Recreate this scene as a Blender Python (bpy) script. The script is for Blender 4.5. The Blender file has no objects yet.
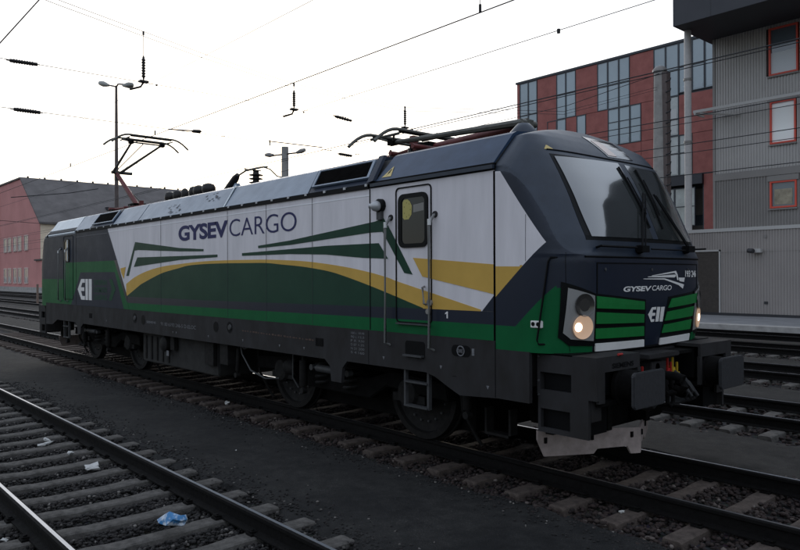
import bpy, bmesh, math, random
import numpy as np
from mathutils import Vector, Matrix
random.seed(7); rng = np.random.default_rng(7)
SC = bpy.context.scene
COL = SC.collection

# ------------------------------------------------------------------ camera
cam_d = bpy.data.cameras.new('camera'); cam = bpy.data.objects.new('camera', cam_d); COL.objects.link(cam)
cam_d.sensor_width = 36.0; cam_d.lens = 36.0*714.39/800.0; cam_d.clip_start = .05; cam_d.clip_end = 3000
CP = Vector((3.531, -7.144, 2.1024)); yaw, pitch, roll = 2.4208, .002, -.0039
fw = Vector((math.cos(yaw)*math.cos(pitch), math.sin(yaw)*math.cos(pitch), math.sin(pitch)))
rt = fw.cross(Vector((0, 0, 1))).normalized(); up = rt.cross(fw)
r2 = math.cos(roll)*rt+math.sin(roll)*up; u2 = -math.sin(roll)*rt+math.cos(roll)*up
cam.matrix_world = Matrix(((r2.x, u2.x, -fw.x, CP.x), (r2.y, u2.y, -fw.y, CP.y), (r2.z, u2.z, -fw.z, CP.z), (0, 0, 0, 1)))
SC.camera = cam

# ------------------------------------------------------------------ sky: bright overcast, low hidden sun behind the train
SUN_EL, SUN_AZ = math.radians(14), math.radians(150)      # azimuth of the direction towards the sun, counter-clockwise from +x
w = bpy.data.worlds.new('World'); SC.world = w; w.use_nodes = True
nt = w.node_tree; nt.nodes.clear()
def N(t, **kw):
    n = nt.nodes.new(t)
    for k, v in kw.items(): setattr(n, k, v)
    return n
out = N('ShaderNodeOutputWorld'); bg = N('ShaderNodeBackground'); bg2 = N('ShaderNodeBackground'); add = N('ShaderNodeAddShader')
sky = N('ShaderNodeTexSky'); sky.sky_type = 'NISHITA'; sky.sun_disc = False
sky.sun_elevation = SUN_EL; sky.sun_rotation = math.pi/2-SUN_AZ
bg.inputs[1].default_value = .05
tc = N('ShaderNodeTexCoord'); L = nt.links
def vdot(v, lo, hi):
    d = N('ShaderNodeVectorMath', operation='DOT_PRODUCT'); d.inputs[1].default_value = v; L.new(tc.outputs['Generated'], d.inputs[0])
    m = N('ShaderNodeMapRange'); m.interpolation_type = 'SMOOTHSTEP'; m.inputs[1].default_value = lo; m.inputs[2].default_value = hi; L.new(d.outputs['Value'], m.inputs[0]); return m.outputs[0]
def cmix(f, a, b):
    m = N('ShaderNodeMix', data_type='RGBA')
    for i, q in ((6, a), (7, b)):
        if isinstance(q, tuple): m.inputs[i].default_value = (*q, 1)
        else: L.new(q, m.inputs[i])
    L.new(f, m.inputs[0]); return m.outputs[2]
noise = N('ShaderNodeTexNoise'); noise.inputs['Scale'].default_value = 1.4; noise.inputs['Detail'].default_value = 5; L.new(tc.outputs['Generated'], noise.inputs['Vector'])
cloud = cmix(noise.outputs[0], (.54,.63,.79), (.78,.84,.93))
low = vdot((0, 0, 1), .02, .42)                                  # added darkening of the low sky outside the glow, to dim reflections
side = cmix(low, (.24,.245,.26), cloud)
glow = vdot((-.742, .655, .14), .66, .84)                         # the bright part of the sky, behind the train
top_ = N('ShaderNodeMath', operation='SUBTRACT'); top_.inputs[0].default_value = 1.0; L.new(vdot((0, 0, 1), .42, .62), top_.inputs[1])
gl_ = N('ShaderNodeMath', operation='MULTIPLY'); L.new(glow, gl_.inputs[0]); L.new(top_.outputs[0], gl_.inputs[1])
haze_n = N('ShaderNodeTexNoise'); haze_n.inputs['Scale'].default_value = 3.0; haze_n.inputs['Detail'].default_value = 6; L.new(tc.outputs['Generated'], haze_n.inputs['Vector'])
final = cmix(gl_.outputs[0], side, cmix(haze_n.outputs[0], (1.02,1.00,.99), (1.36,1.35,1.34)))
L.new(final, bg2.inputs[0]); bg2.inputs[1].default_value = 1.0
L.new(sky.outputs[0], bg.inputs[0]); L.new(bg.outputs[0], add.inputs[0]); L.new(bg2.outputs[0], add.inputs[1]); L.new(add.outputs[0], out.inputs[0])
sd = bpy.data.lights.new('sun', 'SUN'); sd.energy = .5; sd.angle = math.radians(20); sd.color = (1, .95, .88)
so = bpy.data.objects.new('sun', sd); COL.objects.link(so)
so.rotation_euler = Vector((math.cos(SUN_AZ)*math.cos(SUN_EL), math.sin(SUN_AZ)*math.cos(SUN_EL), math.sin(SUN_EL))).to_track_quat('Z', 'Y').to_euler()
vs = SC.view_settings; vs.view_transform = 'Standard'; vs.look = 'None'; vs.exposure = 0.0; vs.gamma = 1; vs.use_curve_mapping = False
SC.cycles.max_bounces = 6; SC.cycles.glossy_bounces = 3; SC.cycles.transmission_bounces = 5
SC.cycles.use_denoising = True

# ------------------------------------------------------------------ helpers
def mat(name, col, rough=.6, metal=0.0, noise=0.0, nscale=6.0, bump=0.0, bscale=40.0, coat=0.0, spec=.5, col2=None, stretch=None, thr=None):
    m = bpy.data.materials.new(name); m.use_nodes = True; t = m.node_tree; b = t.nodes['Principled BSDF']
    b.inputs['Base Color'].default_value = (*col, 1); b.inputs['Roughness'].default_value = rough; b.inputs['Metallic'].default_value = metal
    b.inputs['Coat Weight'].default_value = coat; b.inputs['Coat Roughness'].default_value = .08; b.inputs['Specular IOR Level'].default_value = spec
    if noise or bump:
        tc = t.nodes.new('ShaderNodeTexCoord'); src = tc.outputs['Object']
        if stretch:
            mp = t.nodes.new('ShaderNodeMapping'); mp.inputs['Scale'].default_value = stretch; t.links.new(src, mp.inputs[0]); src = mp.outputs[0]
    if noise:
        n = t.nodes.new('ShaderNodeTexNoise'); n.inputs['Scale'].default_value = nscale; n.inputs['Detail'].default_value = 7; n.inputs['Roughness'].default_value = .62
        t.links.new(src, n.inputs['Vector'])
        r = t.nodes.new('ShaderNodeMapRange'); lo, hi = thr or (.3, .7); r.inputs[1].default_value = lo; r.inputs[2].default_value = hi
        t.links.new(n.outputs[0], r.inputs[0])
        mx = t.nodes.new('ShaderNodeMix'); mx.data_type = 'RGBA'
        c2 = col2 or tuple(c*(1-noise) for c in col)
        mx.inputs[6].default_value = (*c2, 1); mx.inputs[7].default_value = (*(col if col2 else tuple(c*(1+noise*.5) for c in col)), 1)
        t.links.new(r.outputs[0], mx.inputs[0]); t.links.new(mx.outputs[2], b.inputs['Base Color'])
        rr = t.nodes.new('ShaderNodeMapRange'); rr.inputs[3].default_value = min(1, rough*1.25); rr.inputs[4].default_value = rough*.85
        t.links.new(n.outputs[0], rr.inputs[0]); t.links.new(rr.outputs[0], b.inputs['Roughness'])
    if bump:
        n2 = t.nodes.new('ShaderNodeTexNoise'); n2.inputs['Scale'].default_value = bscale; n2.inputs['Detail'].default_value = 5
        t.links.new(src, n2.inputs['Vector'])
        bp = t.nodes.new('ShaderNodeBump'); bp.inputs['Strength'].default_value = bump; bp.inputs['Distance'].default_value = .02
        t.links.new(n2.outputs[0], bp.inputs['Height']); t.links.new(bp.outputs[0], b.inputs['Normal'])
    return m
def emis(name, col, s):
    m = bpy.data.materials.new(name); m.use_nodes = True; b = m.node_tree.nodes['Principled BSDF']
    b.inputs['Base Color'].default_value = (*col, 1); b.inputs['Emission Color'].default_value = (*col, 1); b.inputs['Emission Strength'].default_value = s
    return m
def glassm(name, tint=(.6, .65, .7), rough=.02, alpha=.35):
    m = bpy.data.materials.new(name); m.use_nodes = True; b = m.node_tree.nodes['Principled BSDF']
    b.inputs['Base Color'].default_value = (*tint, 1); b.inputs['Roughness'].default_value = rough; b.inputs['Alpha'].default_value = alpha
    b.inputs['Specular IOR Level'].default_value = .9; b.inputs['IOR'].default_value = 1.6
    return m
class MB:
    """collects shapes, then links them as one mesh object"""
    def __init__(s): s.v = []; s.f = []; s.m = []; s.mats = []
    def mi(s, m):
        if m not in s.mats: s.mats.append(m)
        return s.mats.index(m)
    def add(s, vs, fs, m=None):
        o = len(s.v); s.v += [tuple(v) for v in vs]; k = s.mi(m)
        for f in fs: s.f.append(tuple(i+o for i in f)); s.m.append(k)
        return s
    def box(s, a, b, m=None):
        x0, x1 = sorted((a[0], b[0])); y0, y1 = sorted((a[1], b[1])); z0, z1 = sorted((a[2], b[2]))
        return s.add([(x0,y0,z0),(x1,y0,z0),(x1,y1,z0),(x0,y1,z0),(x0,y0,z1),(x1,y0,z1),(x1,y1,z1),(x0,y1,z1)],
                     [(0,3,2,1),(4,5,6,7),(0,1,5,4),(1,2,6,5),(2,3,7,6),(3,0,4,7)], m)
    def tube(s, pts, r, n=8, m=None, caps=True):
        pts = [Vector(p) for p in pts]; rs = r if isinstance(r, (list, tuple)) else [r]*len(pts)
        vs = []; fs = []; ref = None
        for i, p in enumerate(pts):
            d = (pts[min(i+1, len(pts)-1)]-pts[max(i-1, 0)]).normalized()
            if ref is None: ref = Vector((0, 0, 1)) if abs(d.z) < .9 else Vector((1, 0, 0))
            a = d.cross(ref).normalized(); b = d.cross(a).normalized(); ref = -b if False else ref
            for k in range(n):
                t = 2*math.pi*k/n; q = p+rs[i]*(math.cos(t)*a+math.sin(t)*b); vs.append(q)
        for i in range(len(pts)-1):
            for k in range(n):
                k2 = (k+1) % n; fs.append((i*n+k, i*n+k2, (i+1)*n+k2, (i+1)*n+k))
        if caps: fs.append(tuple(range(n-1, -1, -1))); fs.append(tuple((len(pts)-1)*n+k for k in range(n)))
        return s.add(vs, fs, m)
    def lathe(s, c, axis, prof, n=24, m=None):
        """prof: (distance along axis, radius)"""
        ax = Vector(axis).normalized(); ref = Vector((0, 0, 1)) if abs(ax.z) < .9 else Vector((1, 0, 0))
        a = ax.cross(ref).normalized(); b = ax.cross(a); c = Vector(c); vs = []; fs = []
        for h, r in prof:
            for k in range(n):
                t = 2*math.pi*k/n; vs.append(c+ax*h+max(r, 1e-4)*(math.cos(t)*a+math.sin(t)*b))
        for i in range(len(prof)-1):
            for k in range(n):
                k2 = (k+1) % n; fs.append((i*n+k, (i+1)*n+k, (i+1)*n+k2, i*n+k2))
        fs.append(tuple(range(n))); fs.append(tuple((len(prof)-1)*n+k for k in range(n-1, -1, -1)))
        return s.add(vs, fs, m)
    def prism(s, poly, d0, d1, f, m=None):
        """poly: 2-D outline; f(a, b, d) -> 3-D point"""
        n = len(poly)
        vs = [f(a, b, d0) for a, b in poly]+[f(a, b, d1) for a, b in poly]
        fs = [tuple(range(n)), tuple(range(2*n-1, n-1, -1))]+[(i, i+n, (i+1) % n+n, (i+1) % n) for i in range(n)]
        return s.add(vs, fs, m)
    def build(s, name, m=None, parent=None, smooth=False, bevel=0, loc=None):
        me = bpy.data.meshes.new(name); me.from_pydata([tuple(v) for v in s.v], [], s.f)
        mats = s.mats or [m]
        for k in mats: me.materials.append(k if k is not None else m)
        if s.mats: me.polygons.foreach_set('material_index', s.m)
        bm = bmesh.new(); bm.from_mesh(me)
        bmesh.ops.recalc_face_normals(bm, faces=bm.faces)
        if bevel:
            try: bmesh.ops.bevel(bm, geom=[e for e in bm.edges if len(e.link_faces) == 2 and e.calc_face_angle(0) > .6], offset=bevel, segments=2, affect='EDGES', clamp_overlap=True)
            except Exception: pass
        bm.to_mesh(me); bm.free()
        if smooth: 
            me.polygons.foreach_set('use_smooth', [True]*len(me.polygons))
            me.set_sharp_from_angle(angle=math.radians(40))
        o = bpy.data.objects.new(name, me); COL.objects.link(o)
        if parent: o.parent = parent
        if loc: o.location = loc
        return o
def tag(o, label=None, cat=None, group=None, kind=None):
    if label: o['label'] = label
    if cat: o['category'] = cat
    if group: o['group'] = group
    if kind: o['kind'] = kind
    return o
def empty(name, loc=(0, 0, 0), **kw):
    o = bpy.data.objects.new(name, None); COL.objects.link(o); o.location = loc; o.empty_display_size = .2
    return tag(o, **kw)
def copy_tree(o, loc=None):
    c = o.copy(); COL.objects.link(c)
    if loc is not None: c.location = loc
    for ch in list(o.children):
        d = ch.copy(); COL.objects.link(d); d.parent = c
        for g in list(ch.children):
            e = g.copy(); COL.objects.link(e); e.parent = d
    return c
def sideP(d=0.0):          # flat near side of the locomotive, d metres proud
    return lambda a, b, e: (a, -1.5-d-e, b)
def text_mesh(s, bold=0.0, shear=0.0, spacing=1.0):
    cu = bpy.data.curves.new('t', 'FONT'); cu.body = s; cu.size = 1; cu.offset = bold; cu.shear = shear; cu.space_character = spacing; cu.resolution_u = 6
    ob = bpy.data.objects.new('t', cu); COL.objects.link(ob)
    dg = bpy.context.evaluated_depsgraph_get(); dg.update()
    me = bpy.data.meshes.new_from_object(ob.evaluated_get(dg))
    vs = [tuple(v.co) for v in me.vertices]; fs = [tuple(p.vertices) for p in me.polygons]
    bpy.data.objects.remove(ob); bpy.data.curves.remove(cu); bpy.data.meshes.remove(me)
    x0 = min(v[0] for v in vs); x1 = max(v[0] for v in vs); y1 = max(v[1] for v in vs); y0 = min(v[1] for v in vs)
    return [((v[0]-x0)/(x1-x0), (v[1]-y0)/(y1-y0)) for v in vs], fs
def text_obj(name, s, box, fn, m, parent, bold=0.0, shear=0.0, spacing=1.0):
    """box = (a0, a1, b0, b1) filled by the lettering, fn(a, b) -> 3-D point"""
    vs, fs = text_mesh(s, bold, shear, spacing); a0, a1, b0, b1 = box
    me = bpy.data.meshes.new(name); me.from_pydata([fn(a0+(a1-a0)*x, b0+(b1-b0)*y) for x, y in vs], [], fs); me.materials.append(m)
    o = bpy.data.objects.new(name, me); COL.objects.link(o); o.parent = parent
    return o

# ------------------------------------------------------------------ materials
M = dict(
 white=mat('white_paint', (.675,.64,.66), .5, noise=.12, nscale=1.6, stretch=(3.5,3.5,.5), spec=.25),
 navy=mat('navy_paint', (.008,.013,.027), .35, noise=.15, nscale=4, spec=.35),
 navyroof=mat('navy_nose_skylit', (.018,.027,.044), .34, noise=.22, nscale=5, spec=.4), cabroof=mat('navy_roof_skylit', (.018,.040,.082), .36, noise=.28, nscale=3, spec=.22),  # one navy; sky sheen on nose and cab roof painted into lighter colours
 greyroof=mat('grey_roof_skylit', (.135,.18,.24), .36, noise=.2, nscale=3, spec=.5),  # bluish tint puts the reflected sky into the panel colour
 rearroof=mat('pale_roof_skylit', (.50,.55,.58), .34, noise=.08, nscale=3),  # near-white tone is sky glare put into the rear roof's colour
 green=mat('green_paint', (.005,.098,.032), .45, noise=.15, nscale=3, spec=.12),
 dgreen=mat('dark_green_paint', (.013,.048,.029), .45, noise=.14, nscale=3, spec=.15),
 gold=mat('gold_paint', (.56,.345,.075), .5, noise=.08, nscale=3, spec=.2),
 cabgrey=mat('cab_grey_paint', (.020,.027,.044), .42, noise=.2, nscale=3, spec=.10),
 skirt=mat('underframe_grey', (.030,.029,.031), .68, noise=.4, nscale=2.5, spec=.2, col2=(.019,.017,.016), stretch=(1.5,1,.8)),
 under=mat('running_gear_dirt', (.0045,.004,.0038), .85, noise=.45, nscale=9, bump=.2, spec=.12),
 steel=mat('worn_steel', (.32,.31,.30), .4, .7, noise=.2),
 damper=mat('damper_grey', (.055,.055,.057), .5, noise=.3, nscale=8, spec=.3),
 railing=mat('handrail_grey', (.20,.20,.195), .45, noise=.2, nscale=8),
 black=mat('black_rubber', (.003,.003,.0035), .6, spec=.12),
 bgloss=mat('black_gloss', (.003,.0035,.004), .4, spec=.12),
 letter=mat('lettering_blue', (.022,.024,.095), .5, spec=.15), fgreen=mat('grille_green', (.011,.165,.038), .4, noise=.1, spec=.2), lwhite=mat('lettering_white', (.72,.70,.68), .5, noise=.08, spec=.2), lgrey=mat('lettering_grey', (.17,.17,.18), .6, noise=.4, nscale=60, spec=.2),
 lred=mat('lettering_rust', (.085,.055,.045), .6, noise=.4, nscale=60, spec=.2),
 beige=mat('plough_beige', (.33,.27,.25), .7, noise=.3, nscale=9, spec=.2),
 concrete=mat('sleeper_concrete', (.100,.092,.084), .9, noise=.5, nscale=11, bump=.5, bscale=60, spec=.2),
 sleeper2=mat('sleeper_rusty_concrete', (.085,.066,.056), .9, noise=.5, nscale=11, bump=.5, bscale=60, spec=.2),
 rail=mat('rail_rust', (.0045,.0038,.0035), .8, noise=.4, nscale=18, bump=.2, spec=.15),
 railtop=mat('rail_polished', (.40,.42,.46), .33, .95, noise=.1, nscale=8, stretch=(.2,3,1)),
 railtop2=mat('rail_dull', (.16,.155,.155), .40, .8, noise=.4, nscale=6, stretch=(.3,3,1)),
 redpipe=mat('red_pipe', (.13,.03,.028), .5, noise=.3, spec=.3), pantogrey=mat('pantograph_grey', (.10,.098,.085), .5, noise=.3, nscale=12, spec=.35),
 wire=mat('wire', (.03,.03,.032), .6, spec=.2), insul=mat('insulator', (.02,.017,.016), .4, spec=.3),
)
M['glass'] = glassm('windscreen_glass', (.03,.035,.04), .015, .62)
M['dglass'] = mat('dark_glass', (.012,.014,.017), .06, coat=.6, spec=.8)

# --- cab nose surface (front cab, local to world x) ---
def lerp_tab(t, tab):
    if t <= tab[0][0]: return tab[0][1]
    for (a, va), (b, vb) in zip(tab, tab[1:]):
        if t <= b:
            k = (t-a)/(b-a); return va+(vb-va)*k
    return tab[-1][1]
XS = -1.39
XF = [(1.30,-.535),(1.43,-.515),(1.8,-.485),(2.25,-.475),(2.30,-.482),(2.36,-.505),(2.5,-.53),(2.9,-.70),(3.15,-.83),(3.36,-.955),(3.5,-1.065),(3.6,-1.16),(3.68,-1.25),(3.74,-1.33),(3.785,-1.388)]
CZ = [(-1.39,3.19),(-1.28,3.182),(-1.19,3.155),(-1.11,3.10),(-1.03,3.02),(-.95,2.915),(-.88,2.80),(-.81,2.68),(-.75,2.55),(-.70,2.45),(-.65,2.375),(-.60,2.33),(-.54,2.305),(-.4,2.29)]
TOPZ = 3.785
def half_w(x, z):
    cz = lerp_tab(x, CZ)
    w = 1.5
    if z > cz:
        k = min(1, max(0, (-.8-x)/.59)); o = .07*k; sl = .64+.29*k; e = z-cz
        w = 1.5-.012*min(1, e/.03)-max(0, e-o)*sl
    if z > 3.60:
        w = min(w, 1.19*max(0.0, (TOPZ-z)/(TOPZ-3.60))**.5)
    return max(w, .02)
def expo(z): return 4.8 if z < 2.3 else 5.0
def F(x, y, z):
    xf = lerp_tab(z, XF); n = expo(z)
    return (max(x-XS, 0)/max(xf-XS, 1e-3))**n + (abs(y)/half_w(x, z))**n - 1
def nose_ray(phi, z):
    c, s = math.cos(phi), math.sin(phi)
    lo, hi = 0.0, 2.2
    for _ in range(36):
        m = .5*(lo+hi)
        if F(XS+m*c, m*s, z) > 0: hi = m
        else: lo = m
    return XS+lo*c, lo*s
def nose_x(y, z):
    lo, hi = XS, 0.0
    for _ in range(34):
        m = .5*(lo+hi)
        if F(m, y, z) > 0: hi = m
        else: lo = m
    return lo
def nose_y(x, z):      # near side, negative
    lo, hi = 0.0, 1.6
    for _ in range(34):
        m = .5*(lo+hi)
        if F(x, m, z) > 0: hi = m
        else: lo = m
    return -lo

# measured outlines: livery in (x, z) on the flat side, front marks in (y, z)
D = {'ell': [[(-0.057, 1.683), (0.015, 1.758), (0.108, 1.76), (0.103, 1.731), (0.04, 1.731), (0.032, 1.697), (0.096, 1.694), (0.091, 1.664), (0.028, 1.664), (0.025, 1.627), (0.084, 1.627), (0.079, 1.599),
          (0.016, 1.597)],
         [(0.125, 1.759), (0.194, 1.757), (0.177, 1.597), (0.105, 1.598)], [(0.211, 1.756), (0.289, 1.756), (0.264, 1.593), (0.195, 1.596)]],
 'gl': [[(-1.01, 1.901), (-0.168, 1.826), (-0.159, 1.74), (-1.006, 1.781)], [(-1.006, 1.742), (-0.161, 1.691), (-0.153, 1.601), (-1.001, 1.626)],
        [(-1.005, 1.578), (-0.148, 1.562), (-0.134, 1.458), (-0.996, 1.476)], [(-0.997, 1.428), (-0.127, 1.418), (-0.108, 1.343), (-0.983, 1.35)]],
 'gold_right': [(-2.66, 2.321), (-1.397, 2.22), (-1.043, 2.192), (-1.398, 1.911), (-2.5, 2.101)],
 'gold_small': [(-12.033, 2.299), (-11.725, 2.326), (-11.836, 2.07), (-11.975, 2.2)],
 'gold_top': [(-11.728, 1.958), (-11.23, 2.106), (-10.561, 2.231), (-9.814, 2.311), (-9.037, 2.347), (-8.47, 2.369), (-7.872, 2.381), (-7.311, 2.382), (-6.626, 2.376), (-5.971, 2.366),
              (-5.528, 2.351), (-5.05, 2.329), (-4.628, 2.298), (-3.997, 2.232), (-3.465, 2.155), (-3.097, 2.084), (-2.971, 2.05), (-2.248, 1.891), (-1.595, 1.747)],
 'gr': [[(0.429, 1.842), (1.054, 1.905), (1.003, 1.788), (0.362, 1.743)], [(0.346, 1.699), (0.992, 1.741), (0.955, 1.629), (0.302, 1.602)],
        [(0.296, 1.556), (0.944, 1.59), (0.916, 1.478), (0.256, 1.468)], [(0.223, 1.41), (0.914, 1.426), (0.912, 1.348), (0.221, 1.339)]],
 'hill': [(-10.894, 1.963), (-10.371, 2.079), (-9.815, 2.188), (-9.037, 2.277), (-8.691, 2.313), (-8.024, 2.331), (-7.311, 2.332), (-6.626, 2.325), (-5.971, 2.315), (-5.529, 2.285), (-5.051, 2.252),
          (-4.711, 2.22), (-4.281, 2.165), (-3.841, 2.075), (-3.426, 1.978), (-2.972, 1.863), (-2.48, 1.734)],
 'll': [(-11.076, 2.515), (-9.035, 2.495), (-7.555, 2.484), (-7.556, 2.441), (-9.036, 2.423), (-11.267, 2.322)],
 'lu': [(-11.192, 2.836), (-9.034, 2.642), (-8.075, 2.592), (-8.076, 2.554), (-9.035, 2.581), (-11.021, 2.666), (-11.226, 2.659), (-11.545, 2.138), (-11.692, 2.138)],
 'rg_chev': [(-12.705, 2.07), (-12.518, 2.07), (-12.318, 1.841), (-12.553, 1.595), (-12.74, 1.59), (-12.538, 1.838)],
 'rg_top': [(-15.991, 2.487), (-12.398, 2.475), (-12.363, 2.224), (-14.683, 2.233)],
 'rl': [(-6.715, 2.485), (-5.311, 2.505), (-4.404, 2.522), (-3.286, 2.516), (-3.111, 2.319), (-3.612, 2.341), (-4.414, 2.404), (-5.311, 2.434), (-6.715, 2.442)],
 'ru': [(-6.213, 2.585), (-5.31, 2.63), (-3.352, 2.788), (-3.195, 2.824), (-3.047, 2.647), (-2.668, 2.124), (-2.813, 2.144), (-3.213, 2.653), (-3.462, 2.654), (-5.31, 2.566), (-6.205, 2.547)],
 'swoosh': [[(-0.012, 2.101), (0.524, 2.154), (0.563, 2.113), (0.588, 2.049), (0.555, 2.05), (0.525, 2.113), (0.487, 2.131), (0.009, 2.096)],
            [(-0.094, 2.09), (0.511, 2.113), (0.526, 2.095), (0.489, 2.079), (-0.074, 2.084)],
            [(-0.175, 2.069), (0.266, 2.071), (0.723, 1.998), (0.694, 1.95), (0.586, 1.993), (0.266, 2.056), (-0.175, 2.063)], [(0.587, 2.077), (0.74, 2.076), (0.722, 2.026), (0.608, 2.038)]],
 'text_side': [(-9.074, 3.057), (-9.076, 2.775), (-7.149, 2.828), (-5.131, 2.995), (-5.228, 3.028), (-5.229, 2.752), (-7.204, 2.787)]}
# ------------------------------------------------------------------ ground
def ground_mat():
    m = bpy.data.materials.new('yard_dirt'); m.use_nodes = True; t = m.node_tree; b = t.nodes['Principled BSDF']; l = t.links
    tc = t.nodes.new('ShaderNodeTexCoord'); n = t.nodes.new('ShaderNodeTexNoise'); n.inputs['Scale'].default_value = .35; n.inputs['Detail'].default_value = 8
    v = t.nodes.new('ShaderNodeTexVoronoi'); v.inputs['Scale'].default_value = 18
    l.new(tc.outputs['Object'], n.inputs[0]); l.new(tc.outputs['Object'], v.inputs['Vector'])
    cr = t.nodes.new('ShaderNodeValToRGB'); cr.color_ramp.elements[0].color = (.010,.008,.0075,1); cr.color_ramp.elements[1].color = (.035,.029,.026,1)
    cr.color_ramp.elements[0].position = .35; cr.color_ramp.elements[1].position = .65
    l.new(n.outputs[0], cr.inputs[0])
    mx = t.nodes.new('ShaderNodeMix'); mx.data_type = 'RGBA'; mx.blend_type = 'MULTIPLY'; mx.inputs[0].default_value = .7
    l.new(cr.outputs[0], mx.inputs[6]); l.new(v.outputs['Color'], mx.inputs[7]); l.new(mx.outputs[2], b.inputs['Base Color']); b.inputs['Roughness'].default_value = .95
    bp = t.nodes.new('ShaderNodeBump'); bp.inputs['Distance'].default_value = .04; bp.inputs['Strength'].default_value = .8
    l.new(v.outputs['Distance'], bp.inputs['Height']); l.new(bp.outputs[0], b.inputs['Normal'])
    return m
g = MB(); g.add([(-1500,-1500,-.262),(1500,-1500,-.262),(1500,1500,-.262),(-1500,1500,-.262)], [(0,1,2,3)])
tag(g.build('ground', ground_mat()), kind='structure')
def wob(x, s): return .05*math.sin(x*1.7+s)+.035*math.sin(x*4.3+s*2.1)+.02*math.sin(x*11.1+s*3.7)+.012*math.sin(x*29+s)
def asphalt_mat():
    m = bpy.data.materials.new('asphalt_path'); m.use_nodes = True; t = m.node_tree; b = t.nodes['Principled BSDF']; l = t.links
    tc = t.nodes.new('ShaderNodeTexCoord')
    def noise(s, d=6, r=.6):
        n = t.nodes.new('ShaderNodeTexNoise'); n.inputs['Scale'].default_value = s; n.inputs['Detail'].default_value = d; n.inputs['Roughness'].default_value = r; l.new(tc.outputs['Object'], n.inputs[0]); return n
    a, c, f = noise(.9), noise(7), noise(170, 2)
    cr = t.nodes.new('ShaderNodeValToRGB'); e = cr.color_ramp.elements; e[0].position = .33; e[0].color = (.0095,.0095,.010,1); e[1].position = .66; e[1].color = (.0215,.021,.0205,1)
    l.new(a.outputs[0], cr.inputs[0])
    r2_ = t.nodes.new('ShaderNodeValToRGB'); e = r2_.color_ramp.elements; e[0].position = .3; e[0].color = (.42,.42,.43,1); e[1].position = .72; e[1].color = (1.45,1.43,1.38,1); l.new(c.outputs[0], r2_.inputs[0])
    sp = t.nodes.new('ShaderNodeValToRGB'); e = sp.color_ramp.elements; e[0].position = .60; e[0].color = (.75,.75,.75,1); e[1].position = .72; e[1].color = (6.5,6.2,5.8,1); l.new(f.outputs[0], sp.inputs[0])
    m1 = t.nodes.new('ShaderNodeMix'); m1.data_type = 'RGBA'; m1.blend_type = 'MULTIPLY'; m1.inputs[0].default_value = 1; l.new(cr.outputs[0], m1.inputs[6]); l.new(r2_.outputs[0], m1.inputs[7])
    m2 = t.nodes.new('ShaderNodeMix'); m2.data_type = 'RGBA'; m2.blend_type = 'MULTIPLY'; m2.inputs[0].default_value = 1; l.new(m1.outputs[2], m2.inputs[6]); l.new(sp.outputs[0], m2.inputs[7])
    l.new(m2.outputs[2], b.inputs['Base Color']); b.inputs['Roughness'].default_value = .93; b.inputs['Specular IOR Level'].default_value = .3
    bp = t.nodes.new('ShaderNodeBump'); bp.inputs['Strength'].default_value = .55; bp.inputs['Distance'].default_value = .012
    ad = t.nodes.new('ShaderNodeMath'); ad.operation = 'ADD'; l.new(c.outputs[0], ad.inputs[0]); l.new(f.outputs[0], ad.inputs[1]); l.new(ad.outputs[0], bp.inputs['Height']); l.new(bp.outputs[0], b.inputs['Normal'])
    return m
M['asphalt2'] = asphalt_mat()
def strip(name, xa, xb, ylo, yhi, z, seed, m, n=400, rough_edges=True, nocount=9):
    vs = []; fs = []
    for i in range(n+1):
        x = xa+(xb-xa)*i/n
        y0 = ylo(x) if callable(ylo) else ylo; y1 = yhi(x) if callable(yhi) else yhi
        if rough_edges: y0 += wob(x, seed); y1 += wob(x, seed+2)
        for k in range(nocount):
            u = k/(nocount-1); zz = z if 0 < k < nocount-1 else z-.05
            uu = 0 if k == 0 else 1 if k == nocount-1 else (.03+(k-1)/(nocount-3)*.94)
            vs.append((x, y0+(y1-y0)*uu, zz+(.006*math.sin(x*2.1+k*1.9+seed) if 0 < k < nocount-1 else 0)))
    for i in range(n):
        for k in range(nocount-1):
            a = i*nocount+k; fs.append((a, a+1, a+1+nocount, a+nocount))
    b = MB(); b.add(vs, fs); return tag(b.build(name, m, smooth=True), kind='structure')
def y2(x): return 4.75                               # centre of the first track beyond the locomotive
Y3, Y4, Y5 = 9.9, 15.2, 19.7
strip('path', -30, 6, -3.42, -1.42, -.2, 1.0, M['asphalt2'], n=700)
strip('pavement', -120, -30, -3.42, -1.42, -.2, 1.0, M['asphalt2'], n=200)
strip('pavement', -60, 12, 1.50, 3.35, -.2, 4.0, M['asphalt2'], n=500)
strip('pavement', -60, 14, 6.35, 8.45, -.225, 6.0, M['asphalt2'], n=300)
strip('pavement', -60, 14, 11.45, 13.55, -.2, 8.0, M['asphalt2'], n=300)
# service road in front of the grey building, its pale kerb towards the tracks
M['road'] = mat('road_concrete', (.20,.20,.205), .85, noise=.25, nscale=.8, bump=.2)
M['kerb'] = mat('kerb_stone', (.34,.325,.31), .85, noise=.3, nscale=2.5)
b = MB(); b.box((-140, 23.6, -.3), (40, 31.2, -.04)); tag(b.build('road', M['road']), kind='structure')
b = MB(); b.box((-140, 22.9, -.3), (40, 23.6, .03)); tag(b.build('kerb', M['kerb']), kind='structure')

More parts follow.
